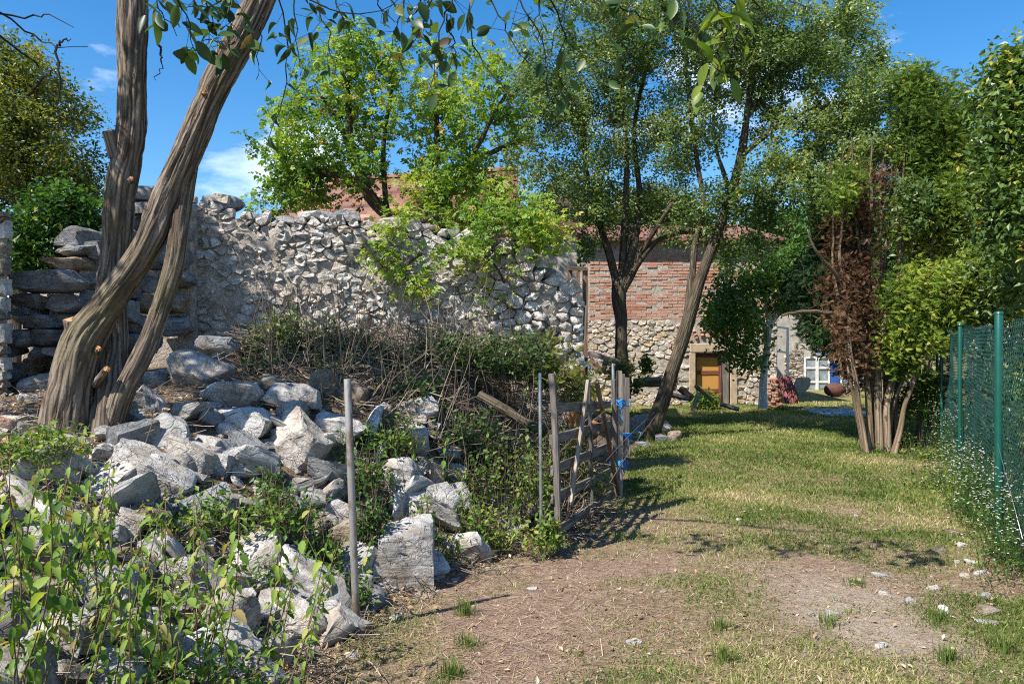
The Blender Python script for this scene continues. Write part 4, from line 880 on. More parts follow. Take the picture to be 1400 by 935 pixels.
# ---- thuja clump on the right
DH = 12.4
TH = thing('thuja_clump', P(1200, 612, DH), 'many-stemmed thuja, brown dead inside with green tips, right of track', 'tree')
hr = np.random.default_rng(8); stems = []
for k, (x0, xm, x1, wd) in enumerate(((1186, 1172, 1150, 6), (1191, 1182, 1165, 7), (1196, 1190, 1180, 8), (1202, 1200, 1190, 9), (1207, 1216, 1222, 7), (1211, 1226, 1238, 9), (1216, 1240, 1262, 7), (1222, 1255, 1285, 6), (1184, 1160, 1132, 5), (1252, 1268, 1292, 8), (1266, 1286, 1306, 6), (1194, 1196, 1206, 6), (1200, 1212, 1244, 8), (1214, 1232, 1226, 6), (1204, 1186, 1172, 5), (1226, 1236, 1270, 5))):
    yb = 624 if k < 9 or k > 10 else 612; dd = DH+hr.normal(0, .25)+(.6 if k in (9, 10) else 0)
    stems.append([(x0, yb, dd, wd*1.3), (x0+(xm-x0)*.5+hr.normal(0, 2), 560, dd, wd*1.05), (xm+hr.normal(0, 3), 490, dd+hr.normal(0, .1), wd*.9), (xm+(x1-xm)*.4+hr.normal(0, 5), 380, dd+.1, wd*.65), (xm+(x1-xm)*.75, 270, dd+.1, wd*.4), (x1, 190+hr.uniform(-20, 50), dd+.1, wd*.15)])
for q, k in zip(limb_nodes(stems, hr, .05), range(99)):
    b = Bag(); bark_tube(b, q, 14, .005, 300+k, .25); link('stem', b.mesh('stem', BARK3, True), TH)
bare = [[(1240, 470, DH, 9), (1262, 425, DH-.4, 8), (1300, 385, DH-.9, 7), (1345, 350, DH-1.3, 5), (1372, 344, DH-1.5, 3)], [(1240, 450, DH, 8), (1280, 400, DH-.6, 7), (1330, 383, DH-1.2, 5), (1366, 378, DH-1.4, 3)], [(1180, 420, DH, 7), (1150, 385, DH-.3, 6), (1118, 345, DH-.6, 4), (1102, 315, DH-.7, 2)], [(1160, 430, DH, 6), (1110, 425, DH-.4, 5), (1070, 432, DH-.8, 3)]]
b = Bag(); bl = limb_nodes(bare, hr, .05)
for k, q in enumerate(bl): bark_tube(b, q, 8, .003, 400+k)
link('bare_boughs', b.mesh('bare_boughs', BARK3, True), TH)
sn = limb_nodes(stems, hr, .02); nodes = np.vstack([q[:, :3] for q in sn+bl]); rads = np.concatenate([q[:, 3] for q in sn+bl])
def thuja_part(name, ells, mat, per, L, gap, up=0., droop=.2, tw=True):
    T = crown_points(hr, ells, gap, 1.3); l, r = twigs_to(hr, nodes, rads, T, -.08, rmax=.012); b = Bag()
    tubes(b, l, r, 4, False); props(link(name+'_twigs', b.mesh(name+'_twigs', BARK3, True), TH), kind='stuff')
    if per:
        M = len(l); s = hr.uniform(.35, 1.05, (M, per))*5; i = np.clip(s.astype(int), 0, 4); f = (s-i)[..., None]; p = (l[np.arange(M)[:, None], i]*(1-f)+l[np.arange(M)[:, None], i+1]*f+hr.normal(0, .10, (M, per, 3))).reshape(-1, 3)
        bb = Bag(); c = P(1205, 475, DH); out = nrm(p-np.array([c[0], c[1], 0]))*np.array([1, 1, 0])*.9
        leaf_field(hr, p, L, TF, bb, droop, up, 1., 0., .2, out); props(link(name, bb.mesh(name, mat), TH), kind='stuff')
thuja_part('dead_foliage', [(1166, 440, DH-.2, 32, 75, .5, 90), (1160, 330, DH, 30, 80, .5, 80), (1190, 270, DH+.1, 34, 50, .5, 40), (1137, 400, DH, 24, 32, .4, 26), (1282, 250, DH+.2, 24, 50, .4, 22), (1182, 490, DH-.1, 24, 46, .4, 30)], L_DEAD, 20, .12, .42, -.2, .4)
thuja_part('green_foliage', [(1258, 170, DH, 34, 85, .6, 190), (1235, 130, DH+.2, 24, 40, .5, 50), (1300, 175, DH-.2, 26, 70, .5, 120), (1270, 300, DH-.2, 44, 80, .7, 190), (1318, 290, DH-.3, 30, 90, .6, 110), (1262, 400, DH-.5, 44, 50, .6, 110), (1240, 480, DH-.5, 32, 36, .5, 70), (1290, 430, DH-.7, 40, 50, .6, 90), (1160, 260, DH-.5, 26, 36, .4, 26), (1225, 440, DH-.4, 22, 60, .4, 45), (1325, 385, DH-.9, 45, 40, .6, 80), (1262, 540, DH+.3, 34, 40, .5, 60)], L_THUJA, 24, .125, .40, .2, .1)
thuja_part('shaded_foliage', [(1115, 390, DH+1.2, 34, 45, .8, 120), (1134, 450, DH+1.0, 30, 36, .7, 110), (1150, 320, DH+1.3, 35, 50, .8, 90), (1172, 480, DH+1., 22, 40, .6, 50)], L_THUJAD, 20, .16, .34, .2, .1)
thuja_part('bare_twigs', [(1225, 330, DH-.5, 40, 120, .5, 110), (1290, 400, DH-.9, 70, 35, .5, 70), (1130, 380, DH-.5, 40, 60, .4, 40)], None, 0, 0, .3)
for o_ in list(TH.children):
    if o_.name.startswith('bare_twigs_twigs'): o_.name = 'bare_twigs'

# ---- behind the wire fence and the background
def bush(name, label, ells, mat, per, L, seed, tmpl=T2, trunk=None, cat='shrub', group=None, **k):
    px, py, d = ells[0][:3]; tr = trunk or [[(px, 560, d, 12), (px+3, (py+560)/2, d, 10), (px, py, d, 7), (px-4, py-ells[0][4]*.6, d, 4)], [(px, (py+540)/2, d, 8), (px+ells[0][3]*.4, py, d, 5), (px+ells[0][3]*.6, py-ells[0][4]*.4, d, 3)], [(px, (py+540)/2, d, 8), (px-ells[0][3]*.4, py, d, 5), (px-ells[0][3]*.6, py-ells[0][4]*.4, d, 3)]]
    return tree(name, label, tr, ells, mat, per, L, seed, tmpl, cat=cat, group=group, **k)
bush('apple_tree', 'apple tree with yellowing leaves in the top right corner', [(1400, 190, 9.5, 48, 110, .9, 200), (1420, 300, 9.3, 60, 70, .8, 120), (1388, 110, 9.6, 34, 45, .7, 70), (1450, 120, 9.4, 60, 90, .9, 90)], L_APPLE, 34, .10, 61, gap=.38, jit=.12, droop=.5, cat='tree', trunk=[[(1440, 600, 9.5, 26), (1436, 480, 9.5, 24), (1430, 360, 9.5, 18), (1420, 240, 9.5, 12), (1405, 120, 9.5, 6)], [(1432, 380, 9.5, 14), (1390, 300, 9.6, 9), (1350, 250, 10.2, 5)]])
bush('broadleaf_shrub', 'blue-green broadleaf shrub crowding between thuja and fence', [(1362, 320, 11.6, 44, 90, .9, 110), (1375, 385, 11.0, 50, 50, .8, 80), (1240, 285, 12.0, 26, 36, .5, 50), (1352, 240, 12.4, 34, 60, .8, 60)], L_PLUM, 28, .10, 62, gap=.34, jit=.12, droop=.4)
FX = lambda y: 3.9+.46*(y-6.3)
for k, (off, y, rad, hh, mt, sd_) in enumerate(((.75, 5.9, .55, 1.15, L_SHADE, 71), (.8, 7.2, .6, 1.35, L_SHADE, 72), (.8, 8.6, .6, 1.45, L_DARK, 73), (.9, 10.2, .7, 1.55, L_SHADE, 74), (.9, 11.9, .7, 1.6, L_DARK, 75), (1.8, 8.0, .8, 2.0, L_DARK, 76), (2.0, 10.6, .9, 2.2, L_SHADE, 77), (2.2, 13.2, 1.1, 2.6, L_DARK, 78), (1.9, 6.2, .8, 1.7, L_DARK, 79))):
    x = FX(y)+off; p0 = np.array([x, y, g1(x, y)]); pxc = 700+x/y*F; pym = HY-(hh*.55-CH)/y*F; r1 = rad*F/y
    bush('hedge_shrub', ['leafy shrub behind the green wire fence at its near post', 'leafy shrub behind the wire fence, second from its near post', 'dark shrub behind the middle of the wire fence', 'leafy shrub pressing on the far half of the fence', 'dark shrub behind the far end of the wire fence', 'taller dark shrub one row back behind the fence middle', 'tall leafy shrub one row back near the fence end', 'tallest dark shrub beyond the end of the fence', 'dark shrub one row back by the right picture edge'][k],
         [(pxc, pym, y, r1*.9, hh*.5*F/y, rad, 190)], mt, 30, .075, sd_, gap=.30, jit=.10, group='shrubs behind the wire fence',
         trunk=[[(pxc, HY+(CH-p0[2])/y*F, y, 9), (pxc+2, pym, y, 6), (pxc-3, pym-hh*.4*F/y, y, 3)], [(pxc, pym+hh*.3*F/y, y, 6), (pxc+r1*.6, pym, y, 3)], [(pxc, pym+hh*.3*F/y, y, 6), (pxc-r1*.6, pym, y, 3)]])
bush('olive_green_tree', 'olive green tree against the sky at the far left', [(45, 190, 17, 80, 110, 1.6, 330), (20, 110, 17, 60, 60, 1.3, 110), (100, 250, 17, 46, 60, 1.1, 110), (-30, 260, 17, 70, 110, 1.5, 160)], L_OLIVE, 52, .10, 81, gap=.38, jit=.17, droop=.3, cat='tree', trunk=[[(20, 520, 17, 26), (24, 420, 17, 22), (30, 320, 17, 16), (40, 220, 17, 10), (50, 120, 17, 4)], [(28, 340, 17, 12), (70, 270, 17, 8), (110, 230, 17, 4)], [(28, 340, 17, 12), (-20, 260, 17, 8), (-50, 200, 17, 4)]])
bush('fresh_green_tree', 'fresh green small tree left behind the dry stone stack', [(90, 300, 14, 46, 46, 1.0, 120), (50, 345, 14, 50, 55, 1.0, 130), (120, 350, 14, 40, 60, .8, 80)], L_FRESH, 34, .12, 82, gap=.38, jit=.14, cat='tree')
for k, (px, py, d, rx, ry, n, mt, lab) in enumerate(((905, 300, 34, 60, 40, 200, L_OLIVE, 'pale green tree behind the brick house roof'), (1060, 330, 36, 60, 45, 200, L_FRESH, 'green tree right of the distant red roof'), (1150, 300, 38, 70, 70, 260, L_DARK, 'dark tree behind the set-back house'), (800, 300, 30, 60, 60, 160, L_OLIVE, 'tree behind the lean-to shed roof'), (1250, 330, 30, 80, 120, 300, L_DARK, 'tall dark tree behind the thuja clump'), (1340, 330, 26, 90, 130, 320, L_DARK, 'broad dark tree filling the background behind the fence'), (1450, 320, 22, 90, 160, 260, L_OLIVE, 'tree beyond the fence at the right edge'))):
    bush('background_tree', lab, [(px, py, d, rx, ry, rx*d/F*.8, n), (px+rx*.4, py+ry*.7, d, rx*.8, ry*.6, rx*d/F*.7, n//2)], mt, 30, .24, 90+k, gap=.30, jit=.3, cat='tree', group='trees in the background', rmax=.05)
# ------------------------------------------------------------------ rocks of the rubble heap
rng = np.random.default_rng(12)
ROCKS = [  # px, py centre, width, height (photo px), roll, material, label
 (395, 848, 110, 66, 22, LIME, 'long flat pale slab lying lowest on the heap left of the metal pole'),
 (312, 850, 74, 100, 8, LIME, 'tall shadow-flecked white block against the lowest long slab'),
 (418, 800, 130, 74, 20, LIME, 'broad white slab directly left of the metal pole foot'),
 (553, 762, 82, 104, 4, LIME, 'big upright white boulder standing right of the metal pole'),
 (548, 665, 56, 76, 12, LIME, 'mottled white boulder behind the big upright boulder'),
 (600, 690, 60, 66, -20, LIME, 'pale boulder half hidden by weeds right of the mottled boulder'),
 (204, 646, 128, 60, 27, LIME, 'long grey-white slab slanting down right of the tree foot'),
 (330, 580, 88, 50, 4, LIME, 'blocky white rock with brown underside in upper middle heap'),
 (262, 565, 48, 32, -6, LIME, 'small rough white rock perched left of the blocky rock'),
 (262, 626, 74, 58, 20, LIME, 'grey-fronted boulder above the long slanting slab'),
 (300, 640, 40, 50, 10, LIME, 'pale rock wedged right of the grey-fronted boulder'),
 (315, 541, 84, 44, 4, LIME, 'rounded purplish rock at the top of the heap'),
 (404, 612, 82, 92, 34, LIME, 'tall pointed white rock left behind the metal pole'),
 (455, 590, 84, 54, 16, LIME, 'sun-flecked slab resting behind the metal pole'),
 (405, 545, 84, 46, 8, LIME, 'blue-grey rock at the heap crest left of the pole top'),
 (272, 507, 88, 48, 10, LIME, 'large pale rock at the heap crest below the wall'),
 (295, 470, 62, 24, 0, DARKS, 'dark flat rock high against the wall foot'),
 (566, 562, 70, 44, -8, LIME, 'bluish rock in shade behind the pole top'),
 (560, 605, 60, 50, 10, LIME, 'bluish shaded rock among dark weeds right of the pole'),
 (424, 680, 72, 36, 30, LIME, 'striped white slab lying slanted left of the pole'),
 (452, 665, 56, 52, 44, LIME, 'brown-streaked slab leaning beside the striped slab'),
 (425, 722, 62, 50, 20, BROWNS, 'brown slab below the striped slab'),
 (470, 742, 50, 70, 8, BROWNS, 'brown boulder in shade beside the pole'),
 (210, 520, 40, 30, 0, DARKS, 'dark rock just right of the side stem'),
 (200, 552, 50, 40, 30, LIME, 'bluish rock in the shade of the side stem'),
 (183, 580, 32, 34, 0, LIME, 'white lump touching the tree foot on its right'),
 (212, 588, 20, 18, 0, LIME, 'little white lump beside the tree foot'),
 (205, 606, 42, 30, 16, LIME, 'white wedge-shaped rock above the long slanting slab'),
 (153, 652, 44, 34, 20, LIME, 'small pale rock left of the long slanting slab'),
 (160, 690, 46, 36, -14, LIME, 'grey rock under the long slanting slab'),
 (172, 728, 44, 60, 20, LIME, 'grey round rock behind the nettles'),
 (150, 620, 36, 24, 10, LIME, 'small pale rock in front of the tree foot'),
 (12, 515, 50, 40, 0, LIME, 'large pale rock at the left edge by the wall'),
 (44, 502, 36, 32, 10, BROWNS, 'brown rounded rock left of the tree'),
 (70, 500, 24, 22, 0, BROWNS, 'smaller brown rock against the left side of the tree'),
 (52, 526, 48, 28, -14, LIME, 'white-topped rock left of the tree foot'),
 (42, 545, 30, 16, 10, LIME, 'small white wedge below the white-topped rock'),
 (345, 612, 30, 30, 20, LIME, 'small white rock below the blocky rock'),
 (250, 720, 70, 40, 10, LIME, 'white rock showing through the middle of the nettles'),
 (250, 790, 80, 60, -8, LIME, 'white rock low behind the nettle stems'),
 (150, 800, 90, 60, 10, LIME, 'pale rock behind the thick nettles at lower left'),
 (60, 880, 120, 80, 0, LIME, 'large grey rock under the nettles in the lower left corner'),
 (190, 880, 120, 80, 6, LIME, 'grey-white rock under nettles at the bottom edge'),
 (40, 740, 80, 50, 0, LIME, 'pale rock deep among the nettles at the left edge'),
 (110, 720, 70, 40, 8, LIME, 'small pale rock among the nettles left of the heap'),
 (672, 752, 26, 24, 0, LIME, 'small white stone on the bare earth by the gate weeds'),
 (690, 710, 70, 36, 0, LIME, 'dark-shadowed pale rock under the weeds by the gate'),
 (620, 650, 40, 34, 0, LIME, 'bluish rock deep in the weeds left of the gate'),
 (480, 545, 44, 46, 30, BROWNS, 'brown upright rock just behind the pole top'),
 (440, 530, 40, 44, -20, BROWNS, 'brown leaning rock at the heap crest'),
 (370, 530, 36, 36, 10, BROWNS, 'brown pointed rock at the foot of the brush'),
 (905, 600, 22, 12, 10, DARKS, 'grey stone at the foot of the leaning plum tree'),
 (922, 597, 18, 16, 0, BROWNS, 'brown rounded stone right of the leaning plum tree foot'),
 (878, 608, 20, 10, 0, DARKS, 'flat grey stone left of the leaning plum tree foot')]
RC = []; used = set()
for i, (px, py, wd, ht, roll, mt, lab) in enumerate(ROCKS):
    g = on_ground(px, min(930, py+ht*.42)); d = g[1]+.06
    W, Hh = wd*d/F*1.06, ht*d/F*1.08
    me = rock_mesh(500+i, (W, (.55+.35*rng.random())*max(W, Hh)*.95, Hh), mt, 4, .5, .075)
    o = link('rock', me, None, mtx=Matrix.Translation(Vector(P(px, py, d+.08))) @ rot(rng.normal(0, 6), roll, rng.normal(0, 10)))
    props(o, lab, 'rock', 'rocks of the rubble heap'); RC.append((px, py))
protos = [rock_mesh(900+i, (.24, .2, .16), (LIME, LIME, LIME, BROWNS, LIME, DARKS)[i], 3, .5, .09) for i in range(6)]
n = 0; k = 0
while n < 190 and k < 5000:
    k += 1; px = rng.uniform(-30, 760); py = rng.uniform(560, 935); g = on_ground(px, py)
    t = np.interp(g[1], TOE[:, 0], TOE[:, 1])-g[0]
    if t < .02 or g[1] > 8.3: continue
    j = int(np.argmin([(px-a)**2+(py-b_)**2 for a, b_ in RC])); dx_, dy_ = px-RC[j][0], py-RC[j][1]; s = rng.uniform(.45, 1.9)
    rel = ('left of' if dx_ < 0 else 'right of') if abs(dx_) > abs(dy_) else ('above' if dy_ < 0 else 'below'); sw = 'small' if s < .8 else 'chunky' if s < 1.3 else 'broad flat'
    if (j, rel, sw) in used: continue
    used.add((j, rel, sw)); n += 1
    lab = ('small pale rubble stone filling the gaps low on the heap' if py > 740 else 'small pale rubble stone filling the gaps in the middle heap') if px < 500 else 'small stone half buried under the weeds near the gate'
    if px < 180 and py > 600: lab = 'small stone among the nettle stems at lower left'
    lab = ' '.join(f'{sw} stone {rel} the {ROCKS[j][6]}'.split()[:16])
    props(link('small_rock', protos[rng.integers(6)], None, mtx=Matrix.Translation(Vector((g[0], g[1], g[2]+.02*s))) @ rot(rng.uniform(0, 360), rng.uniform(-30, 30), rng.uniform(0, 360)) @ Matrix.Diagonal((s, s*rng.uniform(.7, 1.2), s*rng.uniform(.45, .9)*(.7 if s > 1.3 else 1), 1))), lab, 'stone', 'loose stones filling the rubble heap')
# fine rubble between them
b = Bag(); iv, if_ = ico(1)
k = 0
while k < 1500:
    px = rng.uniform(-60, 800); py = rng.uniform(520, 935); g = on_ground(px, py) if k % 1 == 0 else None
    k += 1; t = np.interp(g[1], TOE[:, 0], TOE[:, 1])-g[0]
    if t < -.12 or g[1] > 9: continue
    s = .012+.035*rng.random()**2; vv = nrm(iv+rng.normal(0, .25, iv.shape))*np.array([1, rng.uniform(.6, 1), rng.uniform(.4, .8)])*s
    b.add(vv+g, if_)
props(link('rubble', b.mesh('rubble', LIME), None), 'crumbled stone chips and rubble strewn between the rocks', kind='stuff')
# pale stones lying in the grass at lower right
SP = [(1284, 755, 20, 10), (1310, 770, 12, 7), (1140, 842, 26, 9), (1108, 842, 12, 8), (1205, 788, 30, 8), (1232, 827, 18, 10), (1245, 823, 16, 10), (1290, 838, 14, 16), (1204, 884, 20, 8), (1345, 817, 20, 9), (1352, 836, 34, 12), (1350, 852, 32, 9), (1275, 806, 18, 8), (1100, 893, 8, 4), (1222, 731, 6, 14), (1302, 731, 26, 9), (1315, 747, 14, 8), (1330, 770, 24, 6), (1318, 790, 14, 8), (1208, 812, 18, 8), (1170, 795, 16, 6), (1340, 785, 20, 7), (1115, 874, 10, 7), (728, 806, 16, 6), (868, 879, 24, 5), (906, 810, 12, 4), (1170, 705, 6, 4), (1010, 712, 8, 5)]
SPL = ['pale stone at the end of the flower weeds by the fence', 'small stone just below the flower weeds', 'elongated pale stone in the middle of the sand patch', 'little stone left of the elongated stone on sand', 'flat stone at the far edge of the sand patch', 'left of two touching pale stones on the sand', 'right of two touching pale stones on the sand', 'upright stone chip by the broad grass tuft', 'lone dark-edged stone at the near end of the sand', 'stone close to the fence foot above the largest flat stone', 'largest flat stone close to the fence foot', 'flat stone just below the largest one by the fence', 'stone between sand patch and fence', 'tiny chip at the bottom of the sand patch', 'thin upright chip in the grass above the sand', 'long flat stone in the weeds at the fence', 'stone just right below the long fence stone', 'thin flat stone against the fence foot', 'small stone by the fence below the weeds', 'stone above the two touching stones on sand', 'thin flat stone on the upper left sand', 'small flat stone right by the fence wire', 'reddish chip left on the sand patch', 'lone white chip on bare earth below the gate', 'long thin chip on the near track', 'small chip on the track left of the grass tufts', 'small chip in the sunny grass of the middle track', 'small chip in the dry grass before the shade']
for i, (px, py, wd, ht) in enumerate(SP):
    g = on_ground(px, py); d = g[1]; me = rock_mesh(1300+i, (wd*d/F, wd*d/F*.7, max(.02, ht*d/F*1.2)), LIME if i % 5 else BROWNS, 2, .5, .08)
    props(link('loose_stone', me, None, mtx=Matrix.Translation(Vector((g[0], g[1], g[2]+ht*d/F*.08))) @ rot(rng.normal(0, 8), rng.normal(0, 8), rng.uniform(-40, 40))),
          SPL[i], 'stone', 'loose stones on the track')

# ------------------------------------------------------------------ pole, gate, fence
def tubeobj(name, p0, p1, r, mat, label=None, cat=None, parent=None, group=None, tilt=None):
    p0 = np.asarray(p0, float); p1 = np.asarray(p1, float); c = (p0+p1)/2; an = np.linspace(0, 2*np.pi, 14, endpoint=False); t = nrm(p1-p0); e1 = nrm(np.cross(t, (0, 1., 0))); e2 = np.cross(t, e1)
    v = []
    rings = [(p0, r), (p0+(p1-p0)*.33, r), (p0+(p1-p0)*.66, r), (p1-t*.002, r), (p1, r*.96), (p1, r*.78), (p1-t*.04, r*.76)]
    for q, rr in rings: v += [q-c+rr*(math.cos(a)*e1+math.sin(a)*e2) for a in an]
    f = [(k*14+i, k*14+(i+1) % 14, (k+1)*14+(i+1) % 14, (k+1)*14+i) for k in range(len(rings)-1) for i in range(14)]+[tuple((len(rings)-1)*14+i for i in range(14))]
    o = link(name, polys(name, v, f, mat, True), parent, c); o.data.set_sharp_from_angle(angle=math.radians(40))
    return props(o, label, cat, group)
g = on_ground(489, 862)
tubeobj('metal_pole', g-np.array([0, 0, .15]), P(475, 518, g[1]-.06), .021, TUBE, 'bare metal pole standing upright in front of the rubble heap', 'pole')
def gd_at(px): return np.interp(px, [735, 758, 832, 850], [6.15, 6.2, 8.15, 8.5])
def GP(px, py, o=0.): return P(px, py, float(gd_at(px))+o)
gate = thing('wooden_gate', GP(757, 756), 'weathered grey slatted wooden gate standing open at the heap', 'gate')
gn = nrm(np.array([gd_at(832)*132/F-gd_at(758)*58/F, gd_at(832)-gd_at(758), 0])); gf_ = np.array([gn[1], -gn[0], 0])
def gb(name, a, b_, wpx, thk, mat, off=0.):
    d = float(gd_at((a[0]+b_[0])/2)); me, c = board(GP(*a)+gf_*off, GP(*b_)+gf_*off, wpx*d/F, thk, gf_, mat, rng, name); return link(name, me, gate, c)
gb('slat', (752, 558), (834, 553), 11.5, .022, WGREY); gb('slat', (753, 601), (834, 580), 11.5, .022, WGREY); gb('slat', (754, 643), (835, 609), 11.5, .022, WGREY); gb('slat', (755, 682), (834, 645), 11.5, .022, WGREY); gb('slat', (757, 729), (836, 675), 11.5, .022, WGREY)
gb('upright', (748, 511), (760, 757), 8, .045, WGREY, .035); gb('upright', (800, 518), (806, 706), 6, .03, WGREY, .03); gb('upright', (834, 519), (838, 677), 6, .04, WGREY, .035)
gb('brace', (795, 521), (770, 690), 8, .025, WPALE, .062); gb('brace', (803, 521), (834, 674), 7, .03, WBROWN, .09)
tubeobj('gate_tube', GP(740, 762), GP(738, 510), .013, STEEL, 'thin galvanised tube beside the near gate post', 'pole')
tubeobj('far_tube', P(841, 682, 8.45), P(838, 497, 8.45), .016, STEEL, 'galvanised tube at the far end of the gate', 'pole')
for i, (a, b_, w_, lab) in enumerate((((848, 684), (847, 507), 6.5, 'pale wooden stake tied to the gate end with blue rope'), ((853, 640), (852, 511), 4.5, 'thin middle stake behind the rope-tied stake'), ((857, 622), (857.5, 516), 5, 'rightmost thin stake at the gate end'))):
    d = 8.5+.35*i; me, c = board(P(*a, d), P(*b_, d), w_*d/F, .035, (.2, -1, 0), WPALE if i == 0 else WGREY, rng, 'stake'); props(link('stake', me, None, c), lab, 'stake', 'stakes at the gate end')
def rope(px, py, d, seed, lab):
    r = np.random.default_rng(seed); b = Bag()
    for k in range(3):                                   # turns round the stakes
        an = np.linspace(0, 2*np.pi, 15); q = P(px-3, py+k*1.5-2, d)+np.stack([np.cos(an)*.065, np.sin(an)*.06, an*0+r.normal(0, .006, 15)], 1); tubes(b, q, np.full(15, .0045), 5)
    for k in range(5):                                   # loops and loose ends
        a = r.uniform(-2.6, .4); s = np.linspace(0, 1, 14); L = r.uniform(.08, .17); q = P(px, py, d-.07)+np.stack([np.sin(s*np.pi)*math.cos(a)*L*.9+s*r.normal(0, .03), r.normal(0, .004, 14)-.02*np.sin(s*np.pi), np.sin(s*np.pi)*math.sin(a)*L*.35+s*.0+np.sin(s*6.28)*.03*(k % 2*2-1)], 1); tubes(b, q, np.full(14, .005), 5)
    s = np.linspace(0, 1, 8); q = P(px+3, py, d-.06)+np.stack([.03*s, 0*s, -.22*s], 1); tubes(b, q, np.full(8, .004), 5)
    props(link('blue_rope', b.mesh('blue_rope', ROPE, True), None), lab, 'rope', 'blue ropes tying the gate')
rope(845, 549, 8.4, 1, 'uppermost of the blue rope knots on the gate end'); rope(856, 594, 8.75, 2, 'middle blue rope knot on the back stake of the gate'); rope(845, 633, 8.4, 3, 'lowest of the blue rope knots on the gate end'); rope(803, 497, 11.0, 4, 'small blue rope wound on the far timber frame')
# timber frame behind the gate
tf = thing('timber_frame', P(800, 530, 11.), 'dark broken timber frame at the right end of the ruined wall', 'frame')
def fb(name, a, b_, d, wpx, thk, mat, d2=None):
    me, c = board(P(*a, d), P(*b_, d2 or d), wpx*d/F, thk, (0, -1, .05), mat, rng, name); link(name, me, tf, c)
fb('post', (800, 368), (800, 520), 11.2, 7, .07, WBROWN); fb('post', (779, 365), (781, 415), 11.2, 6, .06, WBROWN); fb('post', (786, 462), (788, 500), 11.0, 4, .04, WGREY)
for k in range(4): fb('plank', (787+k*4.3, 416+k*.5), (785.5+k*4.3, 466), 10.9+.02*k, 4, .02, WGREY)
fb('plank', (790, 372), (791, 412), 11.1, 5, .03, WBROWN); fb('rail', (804, 483), (848, 495), 11.0, 7, .04, WGREY); fb('rail', (777, 367), (803, 368), 11.15, 5, .05, WBROWN); fb('brace', (806, 492), (823, 510), 10.9, 9, .06, WBROWN); fb('brace', (830, 487), (824, 510), 10.8, 7, .03, WGREY); fb('brace', (843, 493), (847, 520), 11.1, 5, .04, WGREY)
# chain-link fence
fence = thing('wire_mesh_fence', (FX(6.3), 6.3, 0), 'green plastic-coated chain-link fence along the right side', 'fence')
fd = nrm(np.array([.46, 1., 0])); S0 = np.array([FX(2.6), 2.6, 0]); Lf = (12.9-2.6)/fd[1]; p_, hst = .042, .036; nw = int(Lf/p_); nr_ = 51
kk = np.arange(nw)[:, None]; jj = np.arange(nr_)[None]
sA = (kk+((jj+kk) % 2))*p_+(fbm(np.stack([kk*.05+0*jj, jj*.12+0*kk, 0*kk+0*jj], -1), 2)-.5)*.05
zz = .03+jj*hst*1.0+0*kk
gz = ground(S0[0]+fd[0]*sA, S0[1]+fd[1]*sA, False)
topw = (fbm(np.stack([sA*.7, 0*sA, 0*sA], -1), 2)-.5)*.14*(zz/1.8)-.03*np.abs(np.sin(sA*np.pi/2.35))*(zz/1.8)
off = (fbm(np.stack([sA*.9, zz*.8, 0*sA+3], -1), 2)-.5)*.10
pts = np.stack([S0[0]+fd[0]*sA+fd[1]*off, S0[1]+fd[1]*sA-fd[0]*off, gz+zz+topw], -1)
b = Bag(); tubes(b, pts, np.full(pts.shape[:2], .0027), 3, False); link('wire_mesh', b.mesh('wire_mesh', PVCN, True), fence)
sT = np.linspace(0, Lf, 60); gT = ground(S0[0]+fd[0]*sT, S0[1]+fd[1]*sT, False)
for zf in (.05, .92, 1.80):
    q = np.stack([S0[0]+fd[0]*sT, S0[1]+fd[1]*sT, gT+zf+(fbm(np.stack([sT*.7, 0*sT, 0*sT], -1), 2)-.5)*.14*zf/1.8-.03*np.abs(np.sin(sT*np.pi/2.35))*zf/1.8], 1); b = Bag(); tubes(b, q, np.full(60, .003), 5); link('tension_wire', b.mesh('tension_wire', PVC, True), fence)
for i, y in enumerate((3.9, 6.3, 9.3, 12.0, 12.9)):
    x = FX(y)-.05; z = g1(x, y); po = tubeobj('post', (x, y, z-.1), (x, y, z+1.84), (.022 if y != 6.3 else .03), PVC, parent=fence)
    v = [(x+math.cos(a)*.034*s, y+math.sin(a)*.034*s, z+1.842+h) for s, h in ((1, 0), (.9, .02)) for a in np.linspace(0, 2*np.pi, 10, endpoint=False)]+[(x, y, z+1.868)]
    link('cap', polys('cap', v, [(i_, (i_+1) % 10, 10+(i_+1) % 10, 10+i_) for i_ in range(10)]+[(10+i_, 10+(i_+1) % 10, 20) for i_ in range(10)], PVC, True), po)
me = tube_mesh('stay_wire', [(FX(6.3)-.06, 6.3, .85), (FX(5.2)-.06, 5.2, .35)], [.003, .003], STEEL, 5); link('stay_wire', me, fence)
fw = FX(10.6)-.2

# ------------------------------------------------------------------ things in the yard
def plank(name, a, b_, d, wpx, thk, mat, lab, cat='plank', d2=None, group='loose planks by the house'):
    me, c = board(P(*a, d), P(*b_, d2 or d), wpx*d/F, thk, (0, -.7, .7), mat, rng, name); props(link(name, me, None, c), lab, cat, group)
plank('plank', (866, 520), (926, 519), 19, 5, .08, WGREY, 'topmost long grey plank in the stack left of the door'); plank('plank', (868, 526), (924, 525), 19, 5, .08, WBROWN, 'dark plank under the top plank of the stack'); plank('plank', (905, 537), (942, 545), 18.5, 6, .07, WGREY, 'grey plank sloping down to the grass left of the door')
plank('board', (956, 536), (947, 562), 18.8, 6, .03, WPALE, 'short pale board propped upright before the door', 'board'); plank('board', (950, 527), (974, 548), 18.8, 5, .03, WBROWN, 'dark board slanting across the propped pale board', 'board'); plank('beam', (985, 552), (1010, 560), 19, 5, .06, WGREY, 'short grey beam lying before the door threshold', 'beam'); plank('beam', (930, 530), (946, 546), 19.2, 8, .10, WBROWN, 'thick brown beam end lying left of the door', 'beam')
